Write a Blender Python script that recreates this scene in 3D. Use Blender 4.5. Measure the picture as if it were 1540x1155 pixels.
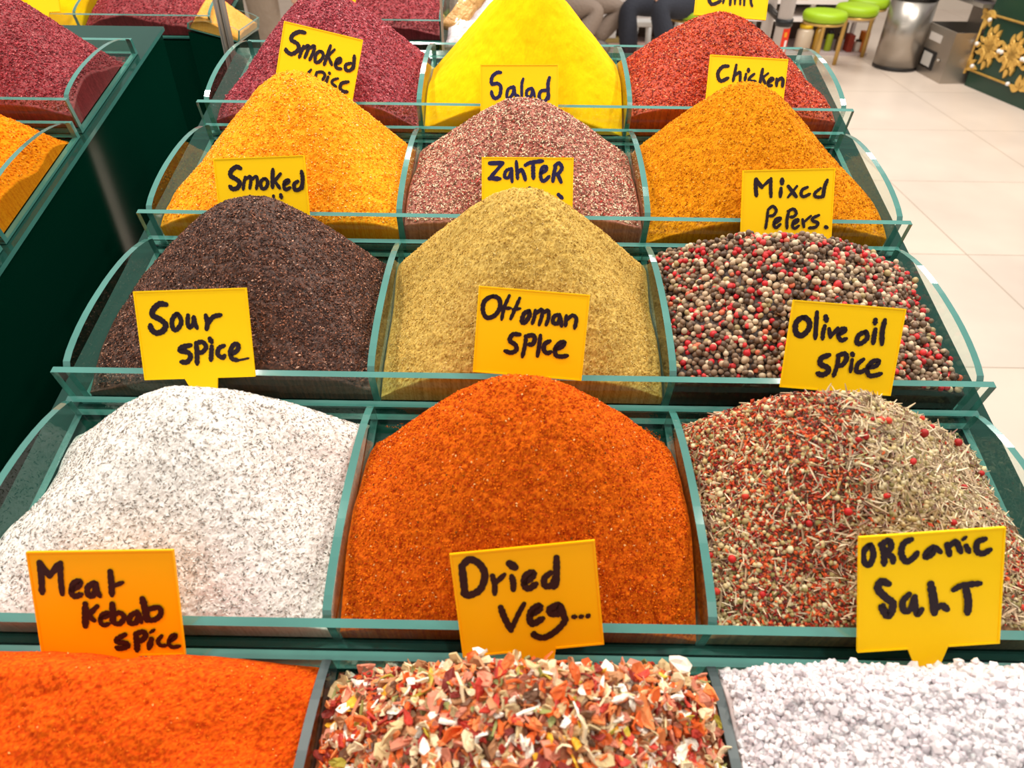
import bpy, bmesh, math, random
import numpy as np
from mathutils import Vector, Matrix
random.seed(7)
SC = bpy.context.scene
COL = SC.collection
for o in list(bpy.data.objects):
    bpy.data.objects.remove(o)

# ------------------------------------------------------------------ camera
F0 = 1068.0                                   # focal length in pixels of the 1540 x 1155 frame
PIT, YAW, ROL = math.radians(37.743), math.radians(-0.386), math.radians(-0.681)
Z0 = 0.9536                                   # height of the display's second lip above the floor
CAM = np.array([-0.0053, -0.2909, 0.4464 + Z0])
TILT = math.radians(13.993)                   # slope of the display boards
PITCH = 0.22789                               # distance between two rows of trays

def cam_axes():
    cy, sy, cp, sp = math.cos(YAW), math.sin(YAW), math.cos(PIT), math.sin(PIT)
    fwd = np.array([sy*cp, cy*cp, -sp]); right = np.array([cy, -sy, 0.0]); down = np.cross(fwd, right)
    cr, sr = math.cos(ROL), math.sin(ROL)
    return right*cr + down*sr, -right*sr + down*cr, fwd
RGT, DWN, FWD = cam_axes()
cd = bpy.data.cameras.new('camera'); cam = bpy.data.objects.new('camera', cd); COL.objects.link(cam)
m4 = Matrix.Identity(4)
for i in range(3):
    m4[i][0] = RGT[i]; m4[i][1] = -DWN[i]; m4[i][2] = -FWD[i]; m4[i][3] = CAM[i]
cam.matrix_world = m4
cd.sensor_fit = 'HORIZONTAL'; cd.sensor_width = 36.0; cd.lens = F0/1540*36
cd.clip_start = 0.02; cd.clip_end = 60
cd.dof.use_dof = True; cd.dof.focus_distance = 0.80; cd.dof.aperture_fstop = 9.0
SC.camera = cam

# ------------------------------------------------------------------ world, lamps, exposure
SC.view_settings.view_transform = 'Standard'; SC.view_settings.look = 'None'
SC.view_settings.gamma = 1.0; SC.view_settings.use_curve_mapping = False
SC.view_settings.exposure = 0.12
W = bpy.data.worlds.new('hall'); SC.world = W; W.use_nodes = True
bg = W.node_tree.nodes['Background']; bg.inputs[0].default_value = (1.0, 0.965, 0.92, 1); bg.inputs[1].default_value = 0.50
def lamp(name, loc, target, size, power, color=(1, 0.93, 0.83)):
    ld = bpy.data.lights.new(name, 'AREA'); ld.shape = 'DISK'; ld.size = size; ld.energy = power; ld.color = color
    o = bpy.data.objects.new(name, ld); COL.objects.link(o); o.location = loc
    d = Vector(target) - Vector(loc); o.rotation_euler = d.to_track_quat('-Z', 'Y').to_euler()
    return o
for lx, ly, tx, ty, pw in ((-1.25, 0.05, -0.3, 0.2, 9), (-0.75, 0.75, -0.2, 0.4, 9), (-1.05, 1.05, -0.4, 0.7, 9), (1.25, 0.05, 0.3, 0.2, 9), (0.75, 0.75, 0.2, 0.4, 9), (1.05, 1.05, 0.4, 0.7, 8),
                           (-0.25, 1.35, 0.0, 0.6, 8), (0.35, 1.35, 0.0, 0.6, 8), (0.5, -0.8, 0.1, 0.1, 4), (-2.6, 0.7, -0.8, 0.9, 13), (-0.5, 2.9, -0.3, 1.5, 14)):
    lamp('ceiling_spot', (lx, ly, 2.75), (tx, ty, 0.98), 0.11, pw)
lamp('ceiling_panel', (2.7, 3.5, 3.0), (2.3, 3.3, 0), 1.3, 68, (1, 0.95, 0.89))
lamp('ceiling_panel', (1.6, 5.0, 3.0), (1.6, 5.4, 0), 1.6, 48, (1, 0.95, 0.9))

# ------------------------------------------------------------------ helpers
def ray(u, v): return RGT*(u-770)/F0 + DWN*(v-577.5)/F0 + FWD
def onplane(u, v, p0, n):
    d = ray(u, v); t = np.dot(np.asarray(p0)-CAM, n)/np.dot(d, n); return CAM + t*d
def at_y(u, v, y): return onplane(u, v, (0, y, 0), np.array([0, 1.0, 0]))
def at_z(u, v, z=0.0): return onplane(u, v, (0, 0, z), np.array([0, 0, 1.0]))
CE, SE = math.cos(TILT), math.sin(TILT)
def rk(x, s, n): return np.array([x, s*CE - n*SE, s*SE + n*CE + Z0])

def srgb(r, g, b):
    f = lambda c: c/12.92 if c <= 0.04045 else ((c+0.055)/1.055)**2.4
    return (f(r/255), f(g/255), f(b/255))

def mat(name, col, rough=0.5, metal=0.0, spec=0.5, bump=None, var=None, trans=0.0, coat=0.0, sss=0.0):
    m = bpy.data.materials.new(name); m.use_nodes = True
    nt = m.node_tree; b = nt.nodes['Principled BSDF']
    c = (*srgb(*col), 1)
    b.inputs['Base Color'].default_value = c; b.inputs['Roughness'].default_value = rough
    b.inputs['Metallic'].default_value = metal; b.inputs['Specular IOR Level'].default_value = spec
    b.inputs['Transmission Weight'].default_value = trans; b.inputs['Coat Weight'].default_value = coat
    if sss:
        b.inputs['Subsurface Weight'].default_value = sss; b.inputs['Subsurface Radius'].default_value = (0.004, 0.004, 0.004)
    tc = nt.nodes.new('ShaderNodeTexCoord')
    if var:
        nz = nt.nodes.new('ShaderNodeTexNoise'); nz.inputs['Scale'].default_value = var[0]; nz.inputs['Detail'].default_value = 5
        mx = nt.nodes.new('ShaderNodeMix'); mx.data_type = 'RGBA'
        nt.links.new(tc.outputs['Object'], nz.inputs['Vector']); nt.links.new(nz.outputs['Fac'], mx.inputs['Factor'])
        k = var[1]
        mx.inputs['A'].default_value = tuple(max(0, x*(1-k)) for x in c[:3]) + (1,)
        mx.inputs['B'].default_value = tuple(min(1, x*(1+k)) for x in c[:3]) + (1,)
        nt.links.new(mx.outputs['Result'], b.inputs['Base Color'])
    if bump:
        nz = nt.nodes.new('ShaderNodeTexNoise'); nz.inputs['Scale'].default_value = bump[0]; nz.inputs['Detail'].default_value = 4
        bp = nt.nodes.new('ShaderNodeBump'); bp.inputs['Strength'].default_value = bump[1]; bp.inputs['Distance'].default_value = bump[2]
        nt.links.new(tc.outputs['Object'], nz.inputs['Vector']); nt.links.new(nz.outputs['Fac'], bp.inputs['Height'])
        nt.links.new(bp.outputs['Normal'], b.inputs['Normal'])
    return m

def glass_mat(name, tint, refl=1.0, rough=0.02):
    m = bpy.data.materials.new(name); m.use_nodes = True; nt = m.node_tree
    for n in list(nt.nodes):
        if n.type != 'OUTPUT_MATERIAL': nt.nodes.remove(n)
    out = [n for n in nt.nodes if n.type == 'OUTPUT_MATERIAL'][0]
    tr = nt.nodes.new('ShaderNodeBsdfTransparent'); tr.inputs[0].default_value = (*tint, 1)
    gl = nt.nodes.new('ShaderNodeBsdfGlossy'); gl.inputs['Roughness'].default_value = rough; gl.inputs[0].default_value = (0.9*refl, 0.95*refl, 0.95*refl, 1)
    fr = nt.nodes.new('ShaderNodeFresnel'); fr.inputs['IOR'].default_value = 1.45
    mx = nt.nodes.new('ShaderNodeMixShader')
    ge = nt.nodes.new('ShaderNodeNewGeometry'); inv = nt.nodes.new('ShaderNodeMath'); inv.operation = 'SUBTRACT'; inv.inputs[0].default_value = 1.0
    mu = nt.nodes.new('ShaderNodeMath'); mu.operation = 'MULTIPLY'           # reflect on the outer faces only: the slab does not refract
    nt.links.new(ge.outputs['Backfacing'], inv.inputs[1]); nt.links.new(fr.outputs[0], mu.inputs[0]); nt.links.new(inv.outputs[0], mu.inputs[1])
    nt.links.new(mu.outputs[0], mx.inputs[0]); nt.links.new(tr.outputs[0], mx.inputs[1]); nt.links.new(gl.outputs[0], mx.inputs[2])
    nt.links.new(mx.outputs[0], out.inputs['Surface'])
    return m

M = {}
M['glass'] = glass_mat('clear glass', (0.90, 0.965, 0.94))
M['acrylic'] = glass_mat('clear acrylic', (0.97, 0.97, 0.97), 0.8)
M['edge'] = mat('green glass edge', (68, 128, 119), 0.10, spec=0.9, var=(9, 0.5), coat=0.8)  # noise in the colour paints in bright and dark ceiling reflections
M['edge_smoky'] = mat('smoky glass edge', (58, 72, 74), 0.4, spec=0.5, var=(60, 0.3))
M['ink'] = mat('dark purple marker ink', (30, 10, 24), 0.5, spec=0.3, var=(260, 0.5))
M['ink_blue'] = mat('navy marker ink', (26, 20, 70), 0.5, spec=0.3, var=(200, 0.6))
M['ink_brown'] = mat('brown marker ink', (46, 10, 8), 0.5, spec=0.3, var=(220, 0.5))
M['sign'] = mat('yellow plastic', (255, 206, 0), 0.45, spec=0.18)
M['amber'] = mat('yellow plastic with orange bounce', (255, 178, 0), 0.45, spec=0.18)  # sign plastic with orange bounce from the powder painted into its colour
M['green'] = mat('dark green lacquer', (2, 40, 28), 0.08, spec=0.5)
M['floor'] = None

def link(name, me, m, parent=None):
    o = bpy.data.objects.new(name, me); COL.objects.link(o)
    for x in (m if isinstance(m, (list, tuple)) else [m]): me.materials.append(x)
    if parent is not None: o.parent = parent
    return o
def obj(name, bm, m, parent=None, smooth=False):
    me = bpy.data.meshes.new(name); bm.normal_update(); bm.to_mesh(me); bm.free()
    if smooth:
        for p in me.polygons: p.use_smooth = True
    return link(name, me, m, parent)
def tag(o, label=None, cat=None, group=None, kind=None):
    if label: o['label'] = label
    if cat: o['category'] = cat
    if group: o['group'] = group
    if kind: o['kind'] = kind
    return o
def empty(name, loc=(0, 0, 0), rot=(0, 0, 0)):
    o = bpy.data.objects.new(name, None); COL.objects.link(o); o.location = loc; o.rotation_euler = rot
    o.empty_display_size = 0.05
    return o
def bm_box(bm, x0, x1, y0, y1, z0, z1, edge_axis=None, mi=0):
    vs = [bm.verts.new((x, y, z)) for x in (x0, x1) for y in (y0, y1) for z in (z0, z1)]
    F = [((0, 1, 3, 2), 0), ((4, 6, 7, 5), 0), ((0, 4, 5, 1), 1), ((2, 3, 7, 6), 1), ((0, 2, 6, 4), 2), ((1, 5, 7, 3), 2)]
    for idx, ax in F:
        f = bm.faces.new([vs[i] for i in idx])
        f.material_index = mi if edge_axis is None else (0 if ax == edge_axis else 1)
def box(name, a, b, m, parent=None, edge_axis=None, bevel=0.0):
    bm = bmesh.new(); bm_box(bm, a[0], b[0], a[1], b[1], a[2], b[2], edge_axis)
    if bevel: bmesh.ops.bevel(bm, geom=bm.edges[:], offset=bevel, segments=2, affect='EDGES', profile=0.5)
    return obj(name, bm, m, parent)
def prism(name, pts, axis, t0, t1, m, parent=None):
    """polygon pts extruded along axis 0/1/2; side faces get material 1 when two are given"""
    bm = bmesh.new()
    def P(p, t):
        return {0: (t, p[0], p[1]), 1: (p[0], t, p[1]), 2: (p[0], p[1], t)}[axis]
    a = [bm.verts.new(P(p, t0)) for p in pts]; b = [bm.verts.new(P(p, t1)) for p in pts]
    bm.faces.new(a); bm.faces.new(b[::-1]); n = len(pts)
    for i in range(n):
        f = bm.faces.new((a[i], b[i], b[(i+1) % n], a[(i+1) % n]))
        if isinstance(m, (list, tuple)): f.material_index = 1
    bmesh.ops.recalc_face_normals(bm, faces=bm.faces[:])
    return obj(name, bm, m, parent)
def bm_tube(bm, pts, r, seg=10, cap=True, mi=0):
    pts = [Vector(p) for p in pts]; n = len(pts)
    rr = r if isinstance(r, (list, tuple)) else [r]*n
    rings = []; prev = None
    for i in range(n):
        t = (pts[min(i+1, n-1)] - pts[max(i-1, 0)]).normalized()
        if prev is None:
            a = t.orthogonal().normalized()
        else:
            a = (prev - t*prev.dot(t)).normalized()
        prev = a; b = t.cross(a)
        rings.append([bm.verts.new(pts[i] + (a*math.cos(2*math.pi*k/seg) + b*math.sin(2*math.pi*k/seg))*rr[i]) for k in range(seg)])
    for i in range(n-1):
        for k in range(seg):
            f = bm.faces.new((rings[i][k], rings[i][(k+1) % seg], rings[i+1][(k+1) % seg], rings[i+1][k])); f.smooth = True; f.material_index = mi
    if cap:
        f = bm.faces.new(rings[0][::-1]); f.material_index = mi
        f = bm.faces.new(rings[-1]); f.material_index = mi
def tube(name, pts, r, m, parent=None, seg=10):
    bm = bmesh.new(); bm_tube(bm, pts, r, seg); return obj(name, bm, m, parent)
def lathe(name, prof, m, parent=None, seg=28, loc=(0, 0, 0)):
    bm = bmesh.new(); rings = []
    for r, z in prof:
        rings.append([bm.verts.new((loc[0]+r*math.cos(2*math.pi*k/seg), loc[1]+r*math.sin(2*math.pi*k/seg), loc[2]+z)) for k in range(seg)])
    for i in range(len(rings)-1):
        for k in range(seg):
            f = bm.faces.new((rings[i][k], rings[i][(k+1) % seg], rings[i+1][(k+1) % seg], rings[i+1][k])); f.smooth = True
    bm.faces.new(rings[0][::-1]); bm.faces.new(rings[-1])
    return obj(name, bm, m, parent)
def copy_tree(o, parent=None):
    c = o.copy(); COL.objects.link(c)
    if parent is not None: c.parent = parent
    for ch in list(o.children): copy_tree(ch, c)
    return c

# ------------------------------------------------------------------ setting: floor and walls
def floor_mat():
    m = bpy.data.materials.new('pale stone tiles'); m.use_nodes = True; nt = m.node_tree; b = nt.nodes['Principled BSDF']
    tc = nt.nodes.new('ShaderNodeTexCoord'); mp = nt.nodes.new('ShaderNodeMapping'); br = nt.nodes.new('ShaderNodeTexBrick')
    nt.links.new(tc.outputs['Object'], mp.inputs['Vector']); nt.links.new(mp.outputs['Vector'], br.inputs['Vector'])
    mp.inputs['Location'].default_value = (-0.27, -0.01, 0)
    br.offset = 0.0; br.inputs['Scale'].default_value = 1.0; br.inputs['Brick Width'].default_value = 0.82; br.inputs['Row Height'].default_value = 0.82
    br.inputs['Mortar Size'].default_value = 0.0035; br.inputs['Mortar Smooth'].default_value = 0.3
    br.inputs['Color1'].default_value = (*srgb(232, 214, 196), 1); br.inputs['Color2'].default_value = (*srgb(224, 207, 192), 1); br.inputs['Mortar'].default_value = (*srgb(186, 166, 146), 1)
    nz = nt.nodes.new('ShaderNodeTexNoise'); nz.inputs['Scale'].default_value = 2.2; nz.inputs['Detail'].default_value = 6
    mx = nt.nodes.new('ShaderNodeMix'); mx.data_type = 'RGBA'; mx.blend_type = 'MULTIPLY'; mx.inputs['Factor'].default_value = 1.0
    rp = nt.nodes.new('ShaderNodeValToRGB'); rp.color_ramp.elements[0].position = 0.3; rp.color_ramp.elements[0].color = (0.86, 0.85, 0.85, 1); rp.color_ramp.elements[1].position = 0.7; rp.color_ramp.elements[1].color = (1, 1, 1, 1)
    nt.links.new(tc.outputs['Object'], nz.inputs['Vector']); nt.links.new(nz.outputs['Fac'], rp.inputs['Fac'])
    nt.links.new(br.outputs['Color'], mx.inputs['A']); nt.links.new(rp.outputs['Color'], mx.inputs['B']); nt.links.new(mx.outputs['Result'], b.inputs['Base Color'])
    b.inputs['Roughness'].default_value = 0.32
    return m
M['floor'] = floor_mat()
bm = bmesh.new(); bm_box(bm, -4.5, 7.0, -2.5, 8.0, -0.06, 0.0)
tag(obj('floor', bm, M['floor']), kind='structure')
M['wall'] = mat('warm white plaster', (222, 208, 192), 0.8, var=(3, 0.06))
bm = bmesh.new(); bm_box(bm, -4.5, 7.0, 8.0, 8.1, 0.0, 3.2)
tag(obj('wall_back', bm, M['wall']), kind='structure')
SC.cycles.transparent_max_bounces = 24
# ------------------------------------------------------------------ glass trays and their stands
DX = 0.1385                                    # divider centre from the tray centre
PX = 0.4187                                    # end panel centre
TH = 0.0066                                    # glass thickness
ARC = [(0.0066, -0.004), (0.012, 0.0015), (0.022, 0.0045), (0.035, 0.0065), (0.050, 0.0078), (0.066, 0.0082), (0.082, 0.0078), (0.098, 0.0066),
       (0.115, 0.0050), (0.132, 0.0026), (0.149, -0.0004), (0.166, -0.0044), (0.182, -0.0092), (0.197, -0.0150), (0.2085, -0.0205), (0.2130, -0.0235)]
BASE = -0.045
GL = [M['glass'], M['edge']]
def glass_tray(row, x0, x1, divs, label, ends=(True, True), loc=None, over=0.0075, rz=0.0):
    """one row of bins in rack coordinates: front pane, back pane, curved end panels and dividers, floor"""
    p = rk(0, (row-2)*PITCH, 0) if loc is None else loc
    t = empty('glass_spice_tray', p, (TILT, 0, rz)); tag(t, label, 'spice tray', 'glass trays of the spice stands')
    box('front_pane', (x0-TH/2-over, 0, BASE), (x1+TH/2+over, TH, 0), GL, t, 1)
    box('back_pane', (x0-TH/2, 0.2130, BASE), (x1+TH/2, 0.2130+TH, -0.0247), GL, t, 1)
    prof = [(TH, BASE)] + ARC[:1] + ARC[1:] + [(0.2130, BASE)]
    for k, x in enumerate((x0, x1)):
        if ends[k]: prism('end_panel', prof, 0, x-TH/2, x+TH/2, GL, t)
    for x in divs: prism('divider', prof, 0, x-TH/2, x+TH/2, [M['glass'], M['edge_smoky']] if row == 1 else GL, t)
    box('bottom_pane', (x0-TH/2, 0, BASE-0.003), (x1+TH/2, 0.2130+TH, BASE), GL, t, 2)
    return t
rows = {1: 'nearest glass tray, holding orange powder, dried vegetables and salt',
        2: 'glass tray of white spice, orange-red spice and herb mix, second row from the front',
        3: 'glass tray of dark brown spice, olive powder and peppercorns, third row from the front',
        4: 'glass tray of golden spice, speckled pink herb and curry powder, fourth row from the front',
        5: 'rearmost glass tray of the main stand, with maroon, bright yellow and red spice'}
for r, lb in rows.items(): glass_tray(r, -PX, PX, (-DX, DX), lb)
for r, lb in {5: 'upper glass tray of the left stand, full of dark red spice', 4: 'middle glass tray of the left stand, full of orange powder', 3: 'lowest visible glass tray at the left edge of the frame'}.items():
    glass_tray(r, -0.604-2*0.28, -0.604, (-0.604-0.28,), lb, over=0.0)

BT = BASE-0.0035
def stand(name, x0, x1, s0, s1, label):
    t = empty(name, rk((x0+x1)/2, (s0+s1)/2, BT-0.006)*np.array([1, 1, 0])); tag(t, label, 'display stand')
    b = box('sloping_board', (-(x1-x0)/2, -(s1-s0)/2, -0.006), ((x1-x0)/2, (s1-s0)/2, 0), [M['green_glass'], M['edge']], t, 2)
    c = rk(0, (s0+s1)/2, BT); b.location = (0, 0, c[2]); b.rotation_euler = (TILT, 0, 0)
    pa, pb = rk(0, s0, BT-0.007), rk(0, s1, BT-0.007)
    yc = c[1]
    w = (x1-x0)/2-0.004
    yl = t.location[1]
    prism('cabinet', [(pa[1]-yl+0.004, 0.0), (pb[1]-yl-0.004, 0.0), (pb[1]-yl-0.004, pb[2]-0.001), (pa[1]-yl+0.004, pa[2]-0.001)], 0, -w, w, M['green'], t)
    return t
M['green_glass'] = mat('green lacquered glass', (18, 58, 50), 0.1, spec=0.5)
stand('display_stand', -0.450, 0.450, -PITCH-0.03, 0.925, 'dark green stand under the five main glass trays of spice')
stand('display_stand', -0.590-0.65, -0.590, 0.10, 0.992, 'dark green stand at left with a wide glass ledge, under dark red and orange spice')

# ------------------------------------------------------------------ heaps of spice
rng = np.random.default_rng(11)
def vnoise(X, Y, sc, seed):
    r = np.random.default_rng(seed); g = r.random((97, 97))
    x = (X*sc) % 96; y = (Y*sc) % 96
    i = x.astype(int); j = y.astype(int); fx = x-i; fy = y-j
    fx = fx*fx*(3-2*fx); fy = fy*fy*(3-2*fy)
    return (g[i, j]*(1-fx)*(1-fy) + g[i+1, j]*fx*(1-fy) + g[i, j+1]*(1-fx)*fy + g[i+1, j+1]*fx*fy)*2-1
class Heap:
    def __init__(s, x0, x1, ax, aS, H, front=-0.012, left=-0.012, right=-0.012, back=-0.044, e=0.16, p=3.0, low=-0.0500, s0=0.0078, s1=0.2118, lump=0.0022, grain=0.0006, seed=1, dent=None, sloped=True):
        s.__dict__.update(locals()); del s.__dict__['s']
        s.ax = ax; s.aS = aS
    def base(q, X, S):
        u = np.where(X < q.ax, (q.ax-X)/(q.ax-q.x0), (X-q.ax)/(q.x1-q.ax)); v = np.where(S < q.aS, (q.aS-S)/(q.aS-q.s0), (S-q.aS)/(q.s1-q.aS))
        f_ = np.clip(S/0.12, 0, 1); fc = 0.007 if q.sloped else 0.0
        le_x = np.where(X < q.ax, q.left, q.right); le_x = le_x*f_+(fc if q.sloped else le_x)*(1-f_); le_s = np.where(S < q.aS, q.front, q.back)
        w = u**2/(u**2+v**2+1e-9); le = le_x*w + le_s*(1-w)
        r = (u**q.p+v**q.p)**(1/q.p)
        ang = np.arctan2(S-q.aS, X-q.ax)
        r = r*(1+0.05*np.sin(3*ang+q.seed)+0.035*np.sin(5*ang+2.1*q.seed))
        g = (np.sqrt(r*r+q.e**2)-q.e)/(math.sqrt(1+q.e**2)-q.e)
        h = q.H + (le-q.H)*g
        d = (h-q.low)/0.004
        h = q.low + 0.004*np.logaddexp(0, d)
        return h
    def height(q, X, S):
        h = q.base(X, S) + q.lump*(vnoise(X+3, S+5, 26, q.seed)+0.6*vnoise(X+3, S+5, 60, q.seed+1)) + 0.0006*vnoise(X+1, S+1, 160, q.seed+2)
        if q.dent is not None:
            for (dx, ds, rx, rs, dep) in q.dent: h = h - dep*np.exp(-((X-dx)/rx)**2-((S-ds)/rs)**2)
        return h
    def normal(q, X, S):
        d = 0.002
        gx = (q.height(X+d, S)-q.height(X-d, S))/(2*d); gs = (q.height(X, S+d)-q.height(X, S-d))/(2*d)
        n = np.stack([-gx, -gs, np.ones_like(gx)], -1); return n/np.linalg.norm(n, axis=-1, keepdims=True)

def build_mesh(name, V, T, Cc, smooth, m, mats=None):
    me = bpy.data.meshes.new(name)
    V = np.ascontiguousarray(V, dtype=np.float32); T = np.ascontiguousarray(T, dtype=np.int32)
    me.vertices.add(len(V)); me.vertices.foreach_set('co', V.ravel())
    me.loops.add(T.size); me.loops.foreach_set('vertex_index', T.ravel())
    me.polygons.add(len(T)); me.polygons.foreach_set('loop_start', np.arange(0, T.size, 3, dtype=np.int32)); me.polygons.foreach_set('loop_total', np.full(len(T), 3, dtype=np.int32))
    me.polygons.foreach_set('use_smooth', np.ascontiguousarray(smooth, dtype=bool))
    me.update(calc_edges=True)
    if mats is not None: me.polygons.foreach_set('material_index', np.ascontiguousarray(mats, dtype=np.int32))
    a = me.color_attributes.new('grain_colour', 'FLOAT_COLOR', 'POINT')
    c4 = np.ones((len(V), 4), dtype=np.float32); c4[:, :3] = Cc; a.data.foreach_set('color', c4.ravel())
    me.validate(clean_customdata=False)
    return me
def surface(q, step, cols, seed, mixscale=900, streak=None):
    nx = int((q.x1-q.x0)/step)+1; ns = int((q.s1-q.s0)/step)+1
    X, S = np.meshgrid(np.linspace(q.x0, q.x1, nx), np.linspace(q.s0, q.s1, ns), indexing='ij')
    r = np.random.default_rng(seed)
    h = q.height(X, S)
    g = r.normal(0, 1, X.shape); g2 = vnoise(X, S, 420, seed+9); g3 = vnoise(X, S, 230, seed+10)
    edge = np.minimum(np.minimum(X-q.x0, q.x1-X), np.minimum(S-q.s0, q.s1-S)); fade = np.clip(edge/0.004, 0, 1)
    hh = h + q.grain*(0.45*g+0.9*g2+0.9*g3)*fade
    V = np.stack([X, S, hh], -1).reshape(-1, 3)
    idx = np.arange(nx*ns).reshape(nx, ns)
    a, b, c, d = idx[:-1, :-1].ravel(), idx[1:, :-1].ravel(), idx[1:, 1:].ravel(), idx[:-1, 1:].ravel()
    T = np.concatenate([np.stack([a, b, c], 1), np.stack([a, c, d], 1)])
    cols = np.array([srgb(*c) for c in cols])
    t = np.clip(0.5+0.5*vnoise(X, S, mixscale, seed+20)+0.25*r.normal(0, 1, X.shape), 0, 0.999).ravel()*(len(cols)-1)
    i = t.astype(int); f = (t-i)[:, None]
    C = cols[i]*(1-f)+cols[np.minimum(i+1, len(cols)-1)]*f
    big = (1+0.05*vnoise(X, S, 34, seed+30)).ravel()[:, None]; C = np.clip(C*big, 0, 1)
    # skirt down to the floor of the tray
    ring = np.concatenate([idx[:, 0], idx[-1, 1:], idx[::-1, -1][1:], idx[0, ::-1][1:-1]])
    NR = 14; k = np.arange(len(ring)); k2 = (k+1) % len(ring); prev = ring; top = V[ring]; ctop = C[ring]
    for j in range(1, NR+1):
        n0 = len(V); B = top.copy(); B[:, 2] = top[:, 2]+(np.minimum(BASE+0.001, top[:, 2]-0.0005)-top[:, 2])*j/NR
        V = np.concatenate([V, B]); C = np.concatenate([C, np.clip(ctop[r.permutation(len(ring))]*0.5+ctop*0.5, 0, 1)]); cur = n0+k
        T = np.concatenate([T, np.stack([prev[k], cur[k], cur[k2]], 1), np.stack([prev[k], cur[k2], prev[k2]], 1)]); prev = cur
    return V, T, C, np.ones(len(T), bool)

# grain shapes (unit size): vertices, triangles
OCT = (np.array([(1, 0, 0), (-1, 0, 0), (0, 1, 0), (0, -1, 0), (0, 0, 1), (0, 0, -1)], float)*0.5, np.array([(0, 2, 4), (2, 1, 4), (1, 3, 4), (3, 0, 4), (2, 0, 5), (1, 2, 5), (3, 1, 5), (0, 3, 5)]))
def ico(sub):
    bm = bmesh.new(); bmesh.ops.create_icosphere(bm, subdivisions=sub, radius=0.5)
    v = np.array([x.co[:] for x in bm.verts]); f = np.array([[x.index for x in y.verts] for y in bm.faces]); bm.free(); return v, f
ICO1, ICO2 = ico(1), ico(2)
def stick(bend):
    V = []; T = []
    for i, t in enumerate((-0.5, -0.17, 0.17, 0.5)):
        w = 0.5 if abs(t) < 0.4 else 0.22
        for k in range(3):
            an = 2*math.pi*k/3; V.append((t, math.cos(an)*w+bend*(t*t*4-0.5), math.sin(an)*w))
    for i in range(3):
        for k in range(3):
            a, b, c, d = i*3+k, i*3+(k+1) % 3, (i+1)*3+(k+1) % 3, (i+1)*3+k
            T += [(a, b, c), (a, c, d)]
    T += [(0, 2, 1), (9, 10, 11)]
    return np.array(V, float), np.array(T)
def chip(seed):
    """crumpled flake: a bent irregular patch with thickness"""
    r = random.Random(seed); n = 7; top = []; cv = r.uniform(-0.7, 0.9); tw = r.uniform(-0.5, 0.5)
    for ring, rad in ((0, 0.0), (1, 0.28), (2, 0.5)):
        for k in range(n if ring else 1):
            a = 2*math.pi*k/n + r.uniform(-0.25, 0.25); q = rad*r.uniform(0.72, 1.15)
            x, y = q*math.cos(a), 0.8*q*math.sin(a)
            top.append((x, y, cv*x*x*1.6 + tw*x*y*2 + r.uniform(-0.07, 0.07)))
    m_ = len(top); V = [(x, y, z+0.05) for x, y, z in top]+[(x, y, z-0.05) for x, y, z in top]; T = []
    def tri(a, b, c): T.append((a, b, c)); T.append((a+m_, c+m_, b+m_))
    for k in range(n):
        k2 = (k+1) % n; tri(0, 1+k, 1+k2); tri(1+k, 1+n+k, 1+n+k2); tri(1+k, 1+n+k2, 1+k2)
        a, b = 1+n+k, 1+n+k2; T.extend([(a, a+m_, b+m_), (a, b+m_, b)])
    return np.array(V, float), np.array(T)
def crystal(seed):
    r = np.random.default_rng(seed); v, f = ico(1); v = np.sign(v)*np.abs(v*2)**0.62*0.5
    return v*(1+r.uniform(-0.22, 0.22, (len(v), 1))), f
def rots(nrm, N, tilt, r):
    ang = r.uniform(0, 2*math.pi, N); n = nrm + r.normal(0, tilt, (N, 3)); n /= np.linalg.norm(n, axis=1, keepdims=True)
    ref = np.stack([np.cos(ang), np.sin(ang), np.zeros(N)], 1)
    x = ref - n*np.sum(ref*n, 1, keepdims=True); x /= np.linalg.norm(x, axis=1, keepdims=True)
    return np.stack([x, np.cross(n, x), n], 2)
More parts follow.
